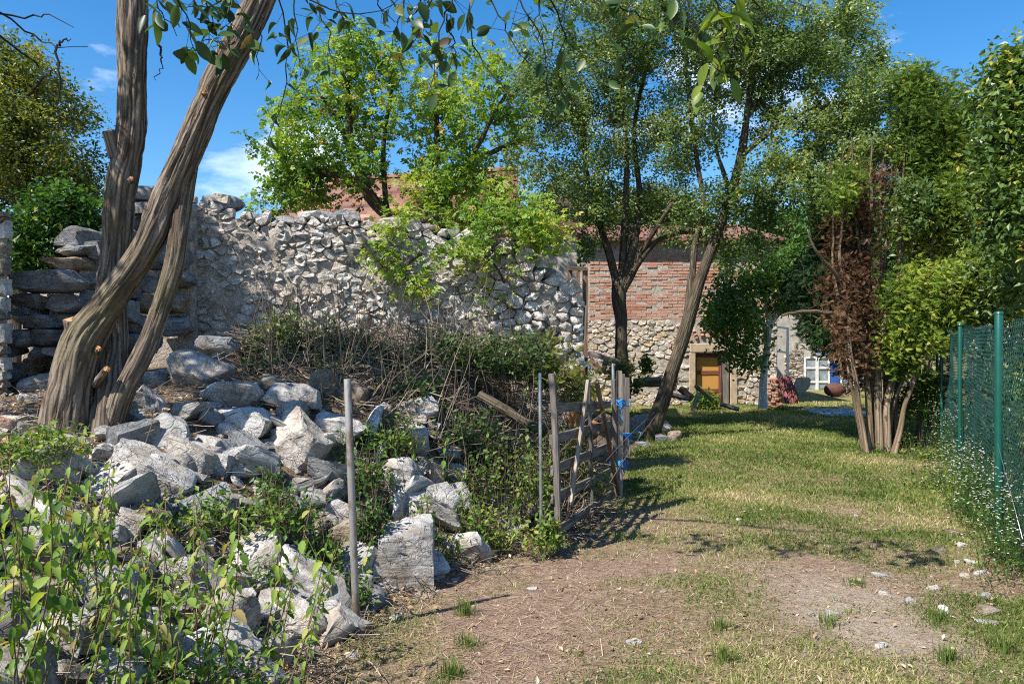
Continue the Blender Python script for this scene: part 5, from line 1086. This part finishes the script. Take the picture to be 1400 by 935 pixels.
g = on_ground(886, 562, 12)
gxx, gyy = np.meshgrid(np.linspace(-1, 1, 40), np.linspace(-1, 1, 30)); hz = .30*np.clip(1-gxx**2-gyy**2, 0, 1)**.8+(fbm(np.stack([gxx*6, gyy*6, 0*gxx], -1), 4)-.5)*.12*(gxx**2+gyy**2 < 1)
c0 = P(884, 560, 16.2); q = np.stack([c0[0]+gxx*.55, c0[1]+gyy*1.0, ground(c0[0]+gxx*.55, c0[1]+gyy*1.0)+hz-.06], -1).reshape(-1, 3); idx = np.arange(1200).reshape(30, 40)
props(link('gravel_heap', mesh_np('gravel_heap', q, np.stack([idx[:-1, :-1], idx[:-1, 1:], idx[1:, 1:], idx[1:, :-1]], -1).reshape(-1, 4), GRAVEL, True)), 'low heap of pale gravel left of the leaning plum tree', 'gravel heap')
# pile of bricks, each its own
for r_ in range(11):
    for c_ in range(4-(r_ > 7)):
        x = X(1049, 21)+c_*.105+rng.normal(0, .01); y = 21.0+rng.normal(0, .03); z = .04+r_*.072
        me = box('brick', -.05, .05, -.12, .12, -.032, .032, BRICK, .006) if r_+c_ == 0 else me
        props(link('brick', me, None, mtx=Matrix.Translation(Vector((x, y, z+g1(x, y)))) @ rot(rng.normal(0, 2), rng.normal(0, 2), rng.normal(0, 9))), f"old red brick, {('lowest', 'second', 'third', 'fourth', 'fifth', 'sixth', 'seventh', 'eighth', 'ninth', 'tenth', 'top')[r_]} layer, {('leftmost', 'second from left', 'third from left', 'rightmost')[c_]}, in the stack by the fruit tree", 'brick', 'stacked bricks by the fruit tree')
sh = thing('corrugated_sheet', P(1076, 552, 20.8), 'red-brown corrugated sheet leaning against the brick stack', 'sheet')
p0, p1, ww = P(1069, 514, 20.9), P(1079, 551, 20.4), 20*20.6/F
s1 = np.linspace(0, 1, 29); v = []
for e in (p0, p1):
    for s in s1: v.append(e+np.array([ww*(s-.35), 0.05*s, .02*math.sin(s*6*2*math.pi)]) +np.array([0, -.03*math.cos(s*6*2*math.pi), 0]))
v = np.array(v); v = np.vstack([v, v+np.array([0, .008, 0])])
link('panel', polys('panel', v, [(i, i+1, 30+i, 29+i) for i in range(28)]+[(58+i, 87+i, 88+i, 59+i) for i in range(28)], REDSHEET, True), sh)
me = rock_mesh(77, (.55, .45, .72), SACK, 4, .2, .10); c = P(1094, 522, 27); props(link('sack', me, None, mtx=Matrix.Translation(Vector((c[0], c[1], .3))) @ rot(0, 20, 0)), 'slumped light brown sack left of the glazed doors', 'sack')
an = np.linspace(0, 2*np.pi, 18, endpoint=False); prof = [(0.0, -.3), (.12, -.3), (.2, -.2), (.23, 0), (.2, .2), (.12, .28), (.11, .34), (.09, .34), (.08, .25)]; c = P(1141, 536, 26.0)
v = [(c[0]+h, c[1]+r*math.cos(a), .22+r*math.sin(a)) for r, h in prof for a in an]; props(link('rusty_pot', polys('rusty_pot', v, [(k*18+i, k*18+(i+1) % 18, (k+1)*18+(i+1) % 18, (k+1)*18+i) for k in range(8) for i in range(18)], RUST, True)), 'round rusty pot lying on its side before the blue door', 'pot')
for k, (a, b_) in enumerate((((1150, 538), (1166, 528)), ((1156, 539), (1172, 530)), ((1162, 538), (1176, 524)))): plank('board', a, b_, 26.5, 6, .04, (WGREY, WBROWN, WPALE)[k], ('grey board right of the rusty pot', 'brown board leaning under the covered window', 'pale board leaning right under the covered window')[k], 'board', None, 'boards under the covered window')
# crumpled tarpaulin on the grass
gxx, gyy = np.meshgrid(np.linspace(-1, 1, 60), np.linspace(-1, 1, 40)); hz = np.abs(fbm(np.stack([gxx*3.2, gyy*2.6, 0*gxx], -1), 4)-.5)*.32+.02; c0 = on_ground(1150, 565, 12); edge = 1+.25*(fbm(np.stack([gxx*2, gyy*2, 0*gxx+5], -1), 2)-.5)
xx = c0[0]+gxx*.72*edge; yy = c0[1]+gyy*1.15*edge; q = np.stack([xx, yy, ground(xx, yy)+hz*(1-.75*np.maximum(np.abs(gxx), np.abs(gyy))**4)], -1).reshape(-1, 3); idx = np.arange(2400).reshape(40, 60)
props(link('tarpaulin', mesh_np('tarpaulin', q, np.stack([idx[:-1, :-1], idx[:-1, 1:], idx[1:, 1:], idx[1:, :-1]], -1).reshape(-1, 4), TARP, True)), 'crumpled faded blue-grey tarpaulin spread on the grass', 'tarpaulin')
# white frame leaning left of the glazed doors, blue-white post
wf = thing('white_window_frame', P(1068, 520, 24), 'old white window frame standing behind the brick stack', 'window frame')
for a, b_ in (((1061, 445), (1061, 515)), ((1077, 448), (1077, 518)), ((1061, 447), (1077, 449)), ((1061, 515), (1077, 517)), ((1061, 480), (1077, 482))):
    me, c = board(P(*a, 24), P(*b_, 24), .06, .05, (0, -1, 0), WHITEP, rng, 'bar'); link('bar', me, wf, c)
# logs stacked behind the gate
for k, (px, py, r, d) in enumerate(((786, 575, .10, 8.6), (800, 590, .09, 8.7), (812, 585, .085, 8.8), (790, 600, .09, 8.5))):
    a = P(px, py, d); t = nrm(np.array([.35, 1, .05])); b = Bag(); bark_tube(b, np.array([[*(a+t*s), r] for s in (0, .2, .45, .6)]), 18, .006, k+5)
    lo = thing('log', a, ['upper left sawn log glimpsed behind the gate slats', 'middle sawn log behind the gate brace', 'right sawn log behind the gate brace', 'lowest sawn log behind the gate slats'][k], 'log', 'sawn logs behind the gate'); link('bark', b.mesh('bark', BARK, True), lo)
    e1 = nrm(np.cross(t, (0, 0, 1.))); e2 = np.cross(t, e1); an = np.linspace(0, 2*np.pi, 16, endpoint=False); c = a-t*.005
    link('cut_end', polys('cut_end', [c+r*.97*(math.cos(q_)*e1+math.sin(q_)*e2) for q_ in an]+[c-t*.004], [(i, (i+1) % 16, 16) for i in range(16)], CUT), lo)
a = P(668, 542, 7.6); bq = np.array([[*P(x_, y_, d_), .045] for x_, y_, d_ in ((655, 540, 7.5), (690, 560, 7.4), (722, 580, 7.3), (745, 590, 7.2))]); b = Bag(); bark_tube(b, bq, 16, .005, 66); props(link('fallen_branch', b.mesh('fallen_branch', BARK2, True)), 'dark sawn branch lying on the brush behind the gate', 'branch')
for k, (px, py) in enumerate(((8, 578), (6, 606))): 
    g = P(px, py, 4.6); props(link('brick_fragment', rock_mesh(1500+k, (.13, .1, .07), BRICK, 2, 1., .05), None, mtx=Matrix.Translation(Vector(g)) @ rot(0, 20-50*k, 30)), ('upper orange brick fragment at the left edge', 'lower orange brick fragment at the left edge')[k], 'brick', 'orange brick fragments')

GRIT = earth_mat('earth_clods', ((.16, .11, .08), (.32, .24, .18), (.52, .45, .38)), 20.)
# ------------------------------------------------------------------ brush heap: twigs and undergrowth nobody could count
br = np.random.default_rng(31)
def ontop(px0, px1, n, ylo, yhi):
    px = br.uniform(px0, px1, n); d = br.uniform(ylo, yhi, n); x = (px-700)/F*d; return x, d, ground(x, d)
M = 2300; x, y, z = ontop(330, 815, M, 6.6, 9.5)
hump = .42*smooth((y-6.4)/2)*(.4+fbm(xy0(x, y, 1.4), 3)); keep = np.ones(M, bool)
c = np.stack([x, y, z+hump*br.random(M)+.02], -1); dr = br.normal(size=(M, 3))*np.array([1, .6, .38]); dr = nrm(dr); L = br.uniform(.15, .8, M)
K = 6; s = np.linspace(-.5, .5, K); bend = br.normal(0, .12, (M, 3)); q = c[:, None]+dr[:, None]*L[:, None, None]*s[None, :, None]+bend[:, None]*L[:, None, None]*(s**2)[None, :, None]*2+br.normal(0, .008, (M, K, 3))
r = (br.uniform(.0022, .0065, M)[:, None])*(1-.5*(s+.5))[None]
b = Bag(); tubes(b, q, r, 4, False, np.clip(br.normal(.45, .25, M), 0, 1)); props(link('brush_heap', b.mesh('brush_heap', L_TWIG, True)), 'tangled heap of dead twigs and brushwood against the ruined wall', kind='stuff')
# dead stalks standing and leaning out of the heap
M = 360; x, y, z = ontop(330, 815, M, 6.8, 9.3); hh = br.uniform(.25, .95, M); lean = np.stack([br.normal(.05, .35, M), br.normal(-.1, .25, M), np.ones(M)], -1)*hh[:, None]; s = np.linspace(0, 1, 8)
q = np.stack([x, y, z+.1], -1)[:, None]+lean[:, None]*s[None, :, None]+(br.normal(0, .22, (M, 3))*hh[:, None])[:, None]*(s**2)[None, :, None]*np.array([1, 1, -.5])
b = Bag(); tubes(b, q, np.linspace(.0042, .0016, 8)[None]*br.uniform(.7, 1.4, M)[:, None], 4, False, np.clip(br.normal(.5, .22, M), 0, 1)); props(link('dead_stalks', b.mesh('dead_stalks', L_TWIG, True)), 'pale dead stalks standing in the brush heap', kind='stuff')
K = 6; s = np.linspace(-.5, .5, K)
# litter of twigs and dry leaves over the rubble
M = 2200; px = br.uniform(-20, 800, M); d = br.uniform(3.0, 8, M); x = (px-700)/F*d; t = np.interp(d, TOE[:, 0], TOE[:, 1])-x; k = t > -.25; x, d = x[k], d[k]; M = len(x); z = ground(x, d)
dr = nrm(br.normal(size=(M, 3))*np.array([1, 1, .22])); L = br.uniform(.08, .5, M); c = np.stack([x, d, z+.02+.05*br.random(M)], -1)
q = c[:, None]+dr[:, None]*L[:, None, None]*s[None, :, None]+br.normal(0, .1, (M, 1, 3))*L[:, None, None]*(s**2)[None, :, None]*2
b = Bag(); tubes(b, q, br.uniform(.0012, .0035, M)[:, None]*np.ones((1, K)), 3, False, np.clip(br.normal(.5, .25, M), 0, 1))
N = 12000; px = br.uniform(-20, 800, N); d = br.uniform(3.0, 8, N); x = (px-700)/F*d; t = np.interp(d, TOE[:, 0], TOE[:, 1])-x; k = t > -.1; x, d = x[k], d[k]; N = len(x)
lb_ = Bag(); leaf_field(br, np.stack([x, d, ground(x, d)+.012], -1), .045, T2, lb_, 0, 2.5, .8, 0, .25); 
props(link('twig_litter', b.mesh('twig_litter', L_TWIG, True)), 'dry twigs scattered between the rocks', kind='stuff')
props(link('leaf_litter', lb_.mesh('leaf_litter', L_STRAW)), 'dry brown leaves scattered between the rocks', kind='stuff')
# green undergrowth in and around the brush
def undergrowth(name, label, blobs, mat, L, per, tm=T2):
    b = Bag(); sb = Bag()
    for px, py, d, rx, ry, rd, n in blobs:
        c = P(px, py, d); R = np.array([rx*d/F, rd, ry*d/F]); p = c+nrm(br.normal(size=(n, 3)))*br.random((n, 1))**.45*R; p = p[fbm(p*2.2+px, 2) > .40]; N = len(p)
        if not N: continue
        root = p*np.array([1, 1, 0])+np.array([0, 0, 1])*(c[2]-R[2]*1.1)+(c-p)*np.array([.35, .35, 0]); ss = np.linspace(0, 1, 5)[None, :, None]
        q = root[:, None]*(1-ss)+p[:, None]*ss+br.normal(0, .012, (N, 5, 3))*ss; tubes(sb, q, np.full((N, 5), .0022), 3, False, np.full(N, .3))
        s2 = br.uniform(.35, 1, (N, per, 1)); pp = (root[:, None]*(1-s2)+p[:, None]*s2+br.normal(0, .035, (N, per, 3))).reshape(-1, 3); leaf_field(br, pp, L, tm, b, .3, .7, 1., 0, .2)
    root_o = thing(name, P(blobs[0][0], blobs[0][1]+blobs[0][4], blobs[0][2]), label, 'undergrowth'); props(link('leaves', b.mesh('leaves', mat), root_o), kind='stuff'); props(link('stems', sb.mesh('stems', L_TWIG, True), root_o), kind='stuff')
undergrowth('shaded_undergrowth', 'dark green undergrowth growing through the brush heap', [(385, 455, 8.0, 45, 40, .4, 330), (450, 462, 8.0, 60, 40, .4, 330), (530, 465, 8.1, 60, 40, .4, 280), (610, 475, 8.1, 80, 36, .4, 320), (700, 480, 8.0, 60, 36, .4, 220), (460, 510, 7.4, 60, 30, .3, 180), (560, 530, 7.3, 70, 36, .3, 220), (370, 500, 7.6, 40, 30, .3, 120), (560, 600, 6.9, 60, 36, .3, 150), (640, 590, 7.2, 80, 45, .3, 240), (400, 490, 8.0, 50, 30, .3, 120), (700, 600, 7.0, 50, 40, .3, 130), (520, 520, 7.8, 60, 30, .3, 110)], L_SHADE, .06, 9)
undergrowth('rubble_weeds', 'low green weeds sprouting between the rocks of the heap', [(300, 690, 4.9, 120, 30, .4, 90), (350, 660, 5.2, 40, 26, .3, 50), (230, 700, 4.6, 60, 30, .3, 50), (60, 600, 4.6, 70, 26, .4, 90), (150, 610, 4.9, 60, 16, .3, 50), (520, 590, 6.4, 60, 30, .3, 90), (440, 560, 6.8, 60, 26, .3, 60), (610, 640, 6.5, 70, 50, .3, 200), (690, 660, 6.5, 60, 50, .3, 180), (560, 700, 5.8, 40, 40, .2, 60)], L_WEED, .05, 8)
undergrowth('thuja_cuttings', 'yellow-green cut thuja boughs heaped behind the gate', [(755, 500, 8.0, 50, 26, .4, 120), (790, 520, 8.4, 36, 30, .3, 90), (850, 500, 10.5, 22, 14, .2, 40), (730, 470, 8.6, 60, 22, .3, 80)], L_OLIVE, .12, 6, TF)
undergrowth('dead_thuja_bough', 'rust-brown dead bough at the wall foot left of the brush', [(338, 478, 8.0, 18, 22, .2, 60)], L_DEAD, .12, 8, TF)
undergrowth('gate_weeds', 'sunlit leafy weeds growing up through the gate', [(780, 610, 7.5, 36, 46, .25, 40), (800, 655, 7.7, 40, 30, .2, 40), (735, 650, 6.5, 24, 46, .25, 45), (800, 570, 8.3, 30, 36, .2, 30), (735, 720, 6.1, 40, 26, .2, 70)], L_WEED, .055, 10)
undergrowth('doorway_weeds', 'bright weeds in the grass before the ochre door', [(960, 540, 20.5, 26, 14, .4, 80), (860, 520, 18, 22, 16, .4, 60), (885, 495, 20, 10, 14, .3, 40), (1010, 565, 20.5, 40, 6, .4, 40), (1060, 558, 20.4, 16, 6, .3, 30)], L_FRESH, .13, 7)
undergrowth('fence_foot_weeds', 'green weeds along the foot of the wire fence', [(1300, 660, 9.0, 70, 36, .6, 260), (1345, 700, 7.3, 36, 50, .5, 200), (1395, 780, 5.7, 30, 60, .4, 170), (1280, 690, 8.2, 70, 14, .4, 120), (1265, 620, 11.5, 50, 36, .6, 160), (1200, 612, 12.2, 34, 10, .4, 70), (1230, 590, 12.6, 30, 24, .3, 60), (1390, 850, 5.0, 40, 40, .3, 100)], L_WEED, .05, 9)
undergrowth('creeping_ivy', 'creeping green leaves among the rocks around the pole', [(500, 640, 5.9, 40, 40, .2, 80), (460, 620, 6.1, 40, 40, .2, 60), (505, 700, 5.3, 26, 40, .15, 60), (440, 740, 5.0, 30, 40, .2, 50), (370, 760, 4.6, 50, 30, .25, 70), (600, 740, 5.8, 40, 40, .2, 90), (390, 690, 5.0, 60, 40, .2, 60), (480, 800, 4.8, 30, 30, .1, 40), (650, 710, 6.2, 50, 40, .25, 120), (220, 905, 3.4, 200, 30, .3, 70)], L_WEED, .05, 7)
# white-flowered weeds by the fence
b = Bag(); lb_ = Bag(); fbg = Bag(); N = 0; P0 = []
for (ya, yb, n, hh) in ((5.0, 8.2, 105, .75), (8.2, 12.2, 40, .85)):
    y = br.uniform(ya, yb, n); x = FX(y)-br.normal(.06, .14, n); P0.append(np.stack([x, y, ground(x, y), br.uniform(.35, 1, n)*hh], 1))
P0 = np.vstack(P0); n = len(P0); tip = P0[:, :3]+np.stack([br.normal(-.02, .12, n), br.normal(0, .12, n), P0[:, 3]], 1); ss = np.linspace(0, 1, 6)[None, :, None]
q = P0[:, None, :3]*(1-ss)+tip[:, None]*ss+br.normal(0, .012, (n, 6, 3)); tubes(b, q, np.full((n, 6), .0022), 3, False, np.full(n, .2))
s2 = br.uniform(.1, .9, (n, 14, 1)); leaf_field(br, (P0[:, None, :3]*(1-s2)+tip[:, None]*s2+br.normal(0, .03, (n, 14, 3))).reshape(-1, 3), .05, T2, lb_, .1, .5, .55)
fp = (tip[:, None]+br.normal(0, 1, (n, 8, 3))*np.array([.07, .07, .07])).reshape(-1, 3); m_ = len(fp)
tubes(b, np.stack([np.repeat(tip, 8, 0)-np.array([0, 0, .08]), fp], 1), np.full((m_, 2), .0012), 3, False, np.full(m_, .2))
for a in range(3): leaves(fbg, fp, np.tile([math.cos(a*2.1), math.sin(a*2.1), .15], (m_, 1))+br.normal(0, .2, (m_, 3)), np.tile([0, -.3, 1.], (m_, 1)), np.full(m_, .0095), T2, 1.6, br.random(m_))
fl = thing('white_flower_weeds', P0[0, :3], 'tall weeds with tiny white flowers growing through the wire fence', 'wildflowers')
props(link('stems', b.mesh('stems', L_WEED, True), fl), kind='stuff'); props(link('leaves', lb_.mesh('leaves', L_WEED), fl), kind='stuff'); props(link('flowers', fbg.mesh('flowers', L_FLOWER), fl), kind='stuff')

# ------------------------------------------------------------------ nettles in front, leaf by leaf
NL = [leaf_mesh('leaf', LO_NETTLE, .12, c_, .27, 8, .18) for c_ in (.12, .35, .55)]
nr2 = np.random.default_rng(55)
stemb = plain('nettle_stem', (.13, .10, .05), .7, .2)
NET = []
for k in range(64):
    px = nr2.choice([nr2.uniform(-30, 130), nr2.uniform(100, 330), nr2.uniform(270, 420)], p=[.5, .3, .2]); d = nr2.uniform(2.6, 3.9); NET.append((px, d, nr2.uniform(.35, .62)))
for px, d, hh in ((640, 6.2, .5), (590, 5.9, .45), (700, 6.4, .6), (668, 6.6, .55), (735, 6.2, .55), (612, 6.5, .6), (760, 6.6, .6), (500, 5.1, .35), (415, 4.7, .4), (455, 4.8, .3), (560, 6.3, .5), (680, 6.1, .4), (650, 6.9, .7)): NET.append((px, d, hh))
ORD = 'first second third fourth fifth sixth seventh eighth ninth tenth eleventh twelfth thirteenth fourteenth fifteenth sixteenth seventeenth eighteenth nineteenth'.split()
def ordinal(i): return ORD[i] if i < 19 else ('twentieth', 'thirtieth', 'fortieth', 'fiftieth')[(i+1)//10-2] if (i+1) % 10 == 0 else ('twenty', 'thirty', 'forty', 'fifty')[(i+1)//10-2]+'-'+ORD[(i+1) % 10-1]
def zone(px): return 0 if px < 130 else 1 if px < 270 else 2 if px < 480 else 3
for k, (px, d, hh) in enumerate(NET):
    x = (px-700)/F*d; z = g1(x, d); front = px < 450 and d < 4.2
    if front and k < 64:
        ztop = CH-(np.interp(px, [-30, 60, 130, 200, 260, 340, 420], [600, 625, 650, 700, 690, 650, 740])+140*nr2.random()**2.4-HY)/F*d; hh = float(np.clip(ztop-z, .18, .95))
    base = np.array([x, d, z-.02]); lean = np.array([nr2.normal(.08, .14), nr2.normal(0, .12), 1.])*hh
    lab = ('tall nettle in the thick clump at the lower left' if px < 130 else 'nettle with drooping leaves over the lower left rocks' if px < 270 else 'nettle growing between the slabs left of the pole') if px < 480 else 'leafy weed growing among rocks between pole and gate'
    nth = ordinal(sum(1 for a in NET if zone(a[0]) == zone(px) and a[0] < px)); grp = lab.replace('nettle', 'nettles').replace('leafy weed', 'leafy weeds')
    lab = (f'{nth} nettle from the left edge, in the thick lower left clump', f'{nth} nettle from the left among those drooping over the lower left rocks', f'{nth} nettle from the left among those between the slabs beside the pole', f'{nth} leafy weed from the left among the rocks between pole and gate')[zone(px)]
    t_ = thing('nettle' if zone(px) < 3 else 'leafy_weed', base, lab, 'nettle' if zone(px) < 3 else 'weed', grp)
    s = np.linspace(0, 1, 8)[:, None]; q = base+lean*s+np.array([nr2.normal(0, .05), nr2.normal(0, .05), 0])*np.sin(s*np.pi)
    link('stem', tube_mesh('stem', q, np.linspace(.0038, .0016, 8), stemb, 5), t_)
    plant_s = nr2.uniform(.65, 1.2); npair = int(np.clip(hh/(.06*plant_s), 4, 12)); a0 = nr2.uniform(0, 3)
    for j in range(npair):
        s = .22+.78*(j+.5)/npair if front else .3+.7*(j+.5)/npair; c = np.array([np.interp(s, np.linspace(0, 1, 8), q[:, m3]) for m3 in range(3)]); sz = (.06 if front else .052)*(1.05-.5*abs(s-.55))*nr2.uniform(.55, 1.25)*plant_s*(1 if j < npair-1 else .65)
        for sgn in (0, math.pi):
            a = a0+j*1.57+sgn+nr2.normal(0, .2); ax = np.array([math.cos(a), math.sin(a), nr2.normal(-.75, .4)]); no = np.array([0, 0, 1.])+nr2.normal(0, .25, 3)
            link('leaf', NL[nr2.integers(3)], t_, mtx=leaf_mtx(c+ax*.008, ax, no, sz))

# ------------------------------------------------------------------ grass and straw
gr = np.random.default_rng(91)
def field(n, y0, y1, pw):
    y = y0*(y1/y0)**gr.random(n); x = gr.uniform(-1., 1., n)*(.68*y)+.25*y*0; return x, y
x, y = field(560000, 2.9, 23, 1); den, snd = grass_density(x, y)
ok = (gr.random(len(x)) < np.clip(den, 0, 1)**1.3*.85) & (x < FX(y)+.6); x, y, den = x[ok], y[ok], den[ok]; tuft = fbm(xy0(x, y, 4.5, 2.), 2)
N = len(x); hgt = (.011+.028*np.clip(tuft-.3, 0, 1)+.019*gr.random(N)**2)*(.7+.6*den)*(1+.03*y); wd = .0013+.00034*y; an = gr.uniform(0, 2*np.pi, N); ln_ = gr.normal(0, .6, (N, 2))*hgt[:, None]
z = ground(x, y); p = np.stack([x, y, z], -1); sd_ = np.stack([np.cos(an)*wd, np.sin(an)*wd, 0*an], -1); mid = p+np.stack([ln_[:, 0]*.35, ln_[:, 1]*.35, hgt*.6], -1); tip = p+np.stack([ln_[:, 0], ln_[:, 1], hgt*gr.uniform(.75, 1.05, N)], -1)
v = np.stack([p-sd_, p+sd_, mid+sd_*.8, mid-sd_*.8, tip], 1).reshape(-1, 3); bs = np.arange(N)[:, None]*5; f4 = bs+np.array([[0, 1, 2, 3]]); f3 = bs+np.array([[3, 2, 4]])
dry = fbm(xy0(x, y, .8, 8.), 3); cv = np.clip(.42+(dry-.5)*1.6+gr.normal(0, .22, N)-.25*(den-.5), 0, 1)
props(link('grass', mesh_np('grass', v, [f3, f4], L_GRASS, False, {'cv': np.repeat(cv, 5)})), 'short patchy green and dry grass along the track', kind='stuff')
x, y = field(55000, 2.9, 12, 1); den, snd = grass_density(x, y); ok = (x < FX(y)) & (np.interp(y, TOE[:, 0], TOE[:, 1])-x < .4) & (gr.random(len(x)) < .85-.4*snd); x, y = x[ok], y[ok]; N = len(x)
L = gr.uniform(.015, .09, N)*(1+(gr.random(N) < .05)*1.5); an = gr.uniform(0, 2*np.pi, N); t = np.stack([np.cos(an), np.sin(an), gr.normal(0, .12, N)], -1)*L[:, None]; p = np.stack([x, y, ground(x, y)+.004], -1); sd_ = np.stack([-np.sin(an), np.cos(an), 0*an], -1)*(.0011+.0001*y)[:, None]
e = p+t; e[:, 2] = np.maximum(e[:, 2], ground(e[:, 0], e[:, 1])+.003)
v = np.stack([p-sd_, p+sd_, e+sd_*.6, e-sd_*.6], 1).reshape(-1, 3)
props(link('straw', mesh_np('straw', v, (np.arange(N)[:, None]*4+np.array([[0, 1, 2, 3]])), L_STRAW, False, {'cv': np.repeat(np.clip(gr.normal(.5, .25, N), 0, 1), 4)})), 'dry mown stalks scattered over the bare earth', kind='stuff')
# taller tufts standing on the bare earth
TU = [(635, 840, .11), (985, 860, .06), (990, 905, .09), (1135, 857, .06), (1170, 800, .05), (640, 885, .06), (1280, 850, .09), (1295, 905, .10), (615, 925, .08), (1370, 890, .10)]
for i, (px, py, hh) in enumerate(TU):
    g = on_ground(px, py); n = 90; a = gr.uniform(0, 2*np.pi, n); r = gr.random(n)**1.1*gr.uniform(.06, .10); b = Bag(); p = np.stack([g[0]+r*np.cos(a), g[1]+r*np.sin(a), 0*a], -1); p[:, 2] = ground(p[:, 0], p[:, 1]); h = hh*gr.uniform(.4, 1.2, n); ou = np.stack([np.cos(a), np.sin(a), 0*a], -1)*(h*.5*gr.random(n))[:, None]
    sd_ = np.stack([-np.sin(a), np.cos(a), 0*a], -1)*.0028; tip = p+ou+np.stack([0*h, 0*h, h], -1); mid = p+ou*.3+np.stack([0*h, 0*h, h*.6], -1); v = np.stack([p-sd_, p+sd_, mid+sd_*.8, mid-sd_*.8, tip], 1).reshape(-1, 3); bs = np.arange(n)[:, None]*5
    props(link('grass_tuft', mesh_np('grass_tuft', v, [bs+np.array([[3, 2, 4]]), bs+np.array([[0, 1, 2, 3]])], L_GRASS, False, {'cv': np.repeat(np.clip(gr.normal(.25, .18, n), 0, 1), 5)})), ('tallest grass tuft on bare earth right of the big upright boulder', 'grass tuft in the middle of the near track', 'broad grass tuft near the bottom edge of the track', 'grass tuft beside the pale stone on the sand patch', 'small grass tuft at the far edge of the sand patch', 'lower of two grass tufts on bare earth right of the pole', 'grass tuft between sand patch and fence', 'broad-bladed grass tuft low right before the fence', 'grass tuft at the bottom edge below the pole', 'grass tuft in the lower right corner')[i], 'grass tuft', 'grass tufts on the track')

M = 5000; x, y = field(M, 2.9, 9, 1); ok = (x < FX(y)) & (np.interp(y, TOE[:, 0], TOE[:, 1])-x < .2); x, y = x[ok], y[ok]; M = len(x); iv, if_ = ico(1)
sz = .003+.011*gr.random(M)**3; vv = iv[None]*(1+gr.normal(0, .18, (M, len(iv), 1)))*np.array([1, 1, .6])*sz[:, None, None]+np.stack([x, y, ground(x, y)+.001], -1)[:, None]
b = Bag(); b.add(vv.reshape(-1, 3), (if_[None]+(np.arange(M)*len(iv))[:, None, None]).reshape(-1, 3)); props(link('grit', b.mesh('grit', GRIT)), 'fine grit and clods on the bare earth of the track', kind='stuff')
N = 1500; x, y = field(N, 2.9, 12, 1); ok = (x < FX(y)) & (np.interp(y, TOE[:, 0], TOE[:, 1])-x < .1); x, y = x[ok], y[ok]
lb_ = Bag(); leaf_field(gr, np.stack([x, y, ground(x, y)+.01], -1), .04, T2, lb_, 0, 2.5, .9, .0, .3); props(link('fallen_leaves', lb_.mesh('fallen_leaves', L_STRAW)), 'dry fallen leaves lying on the track', kind='stuff')
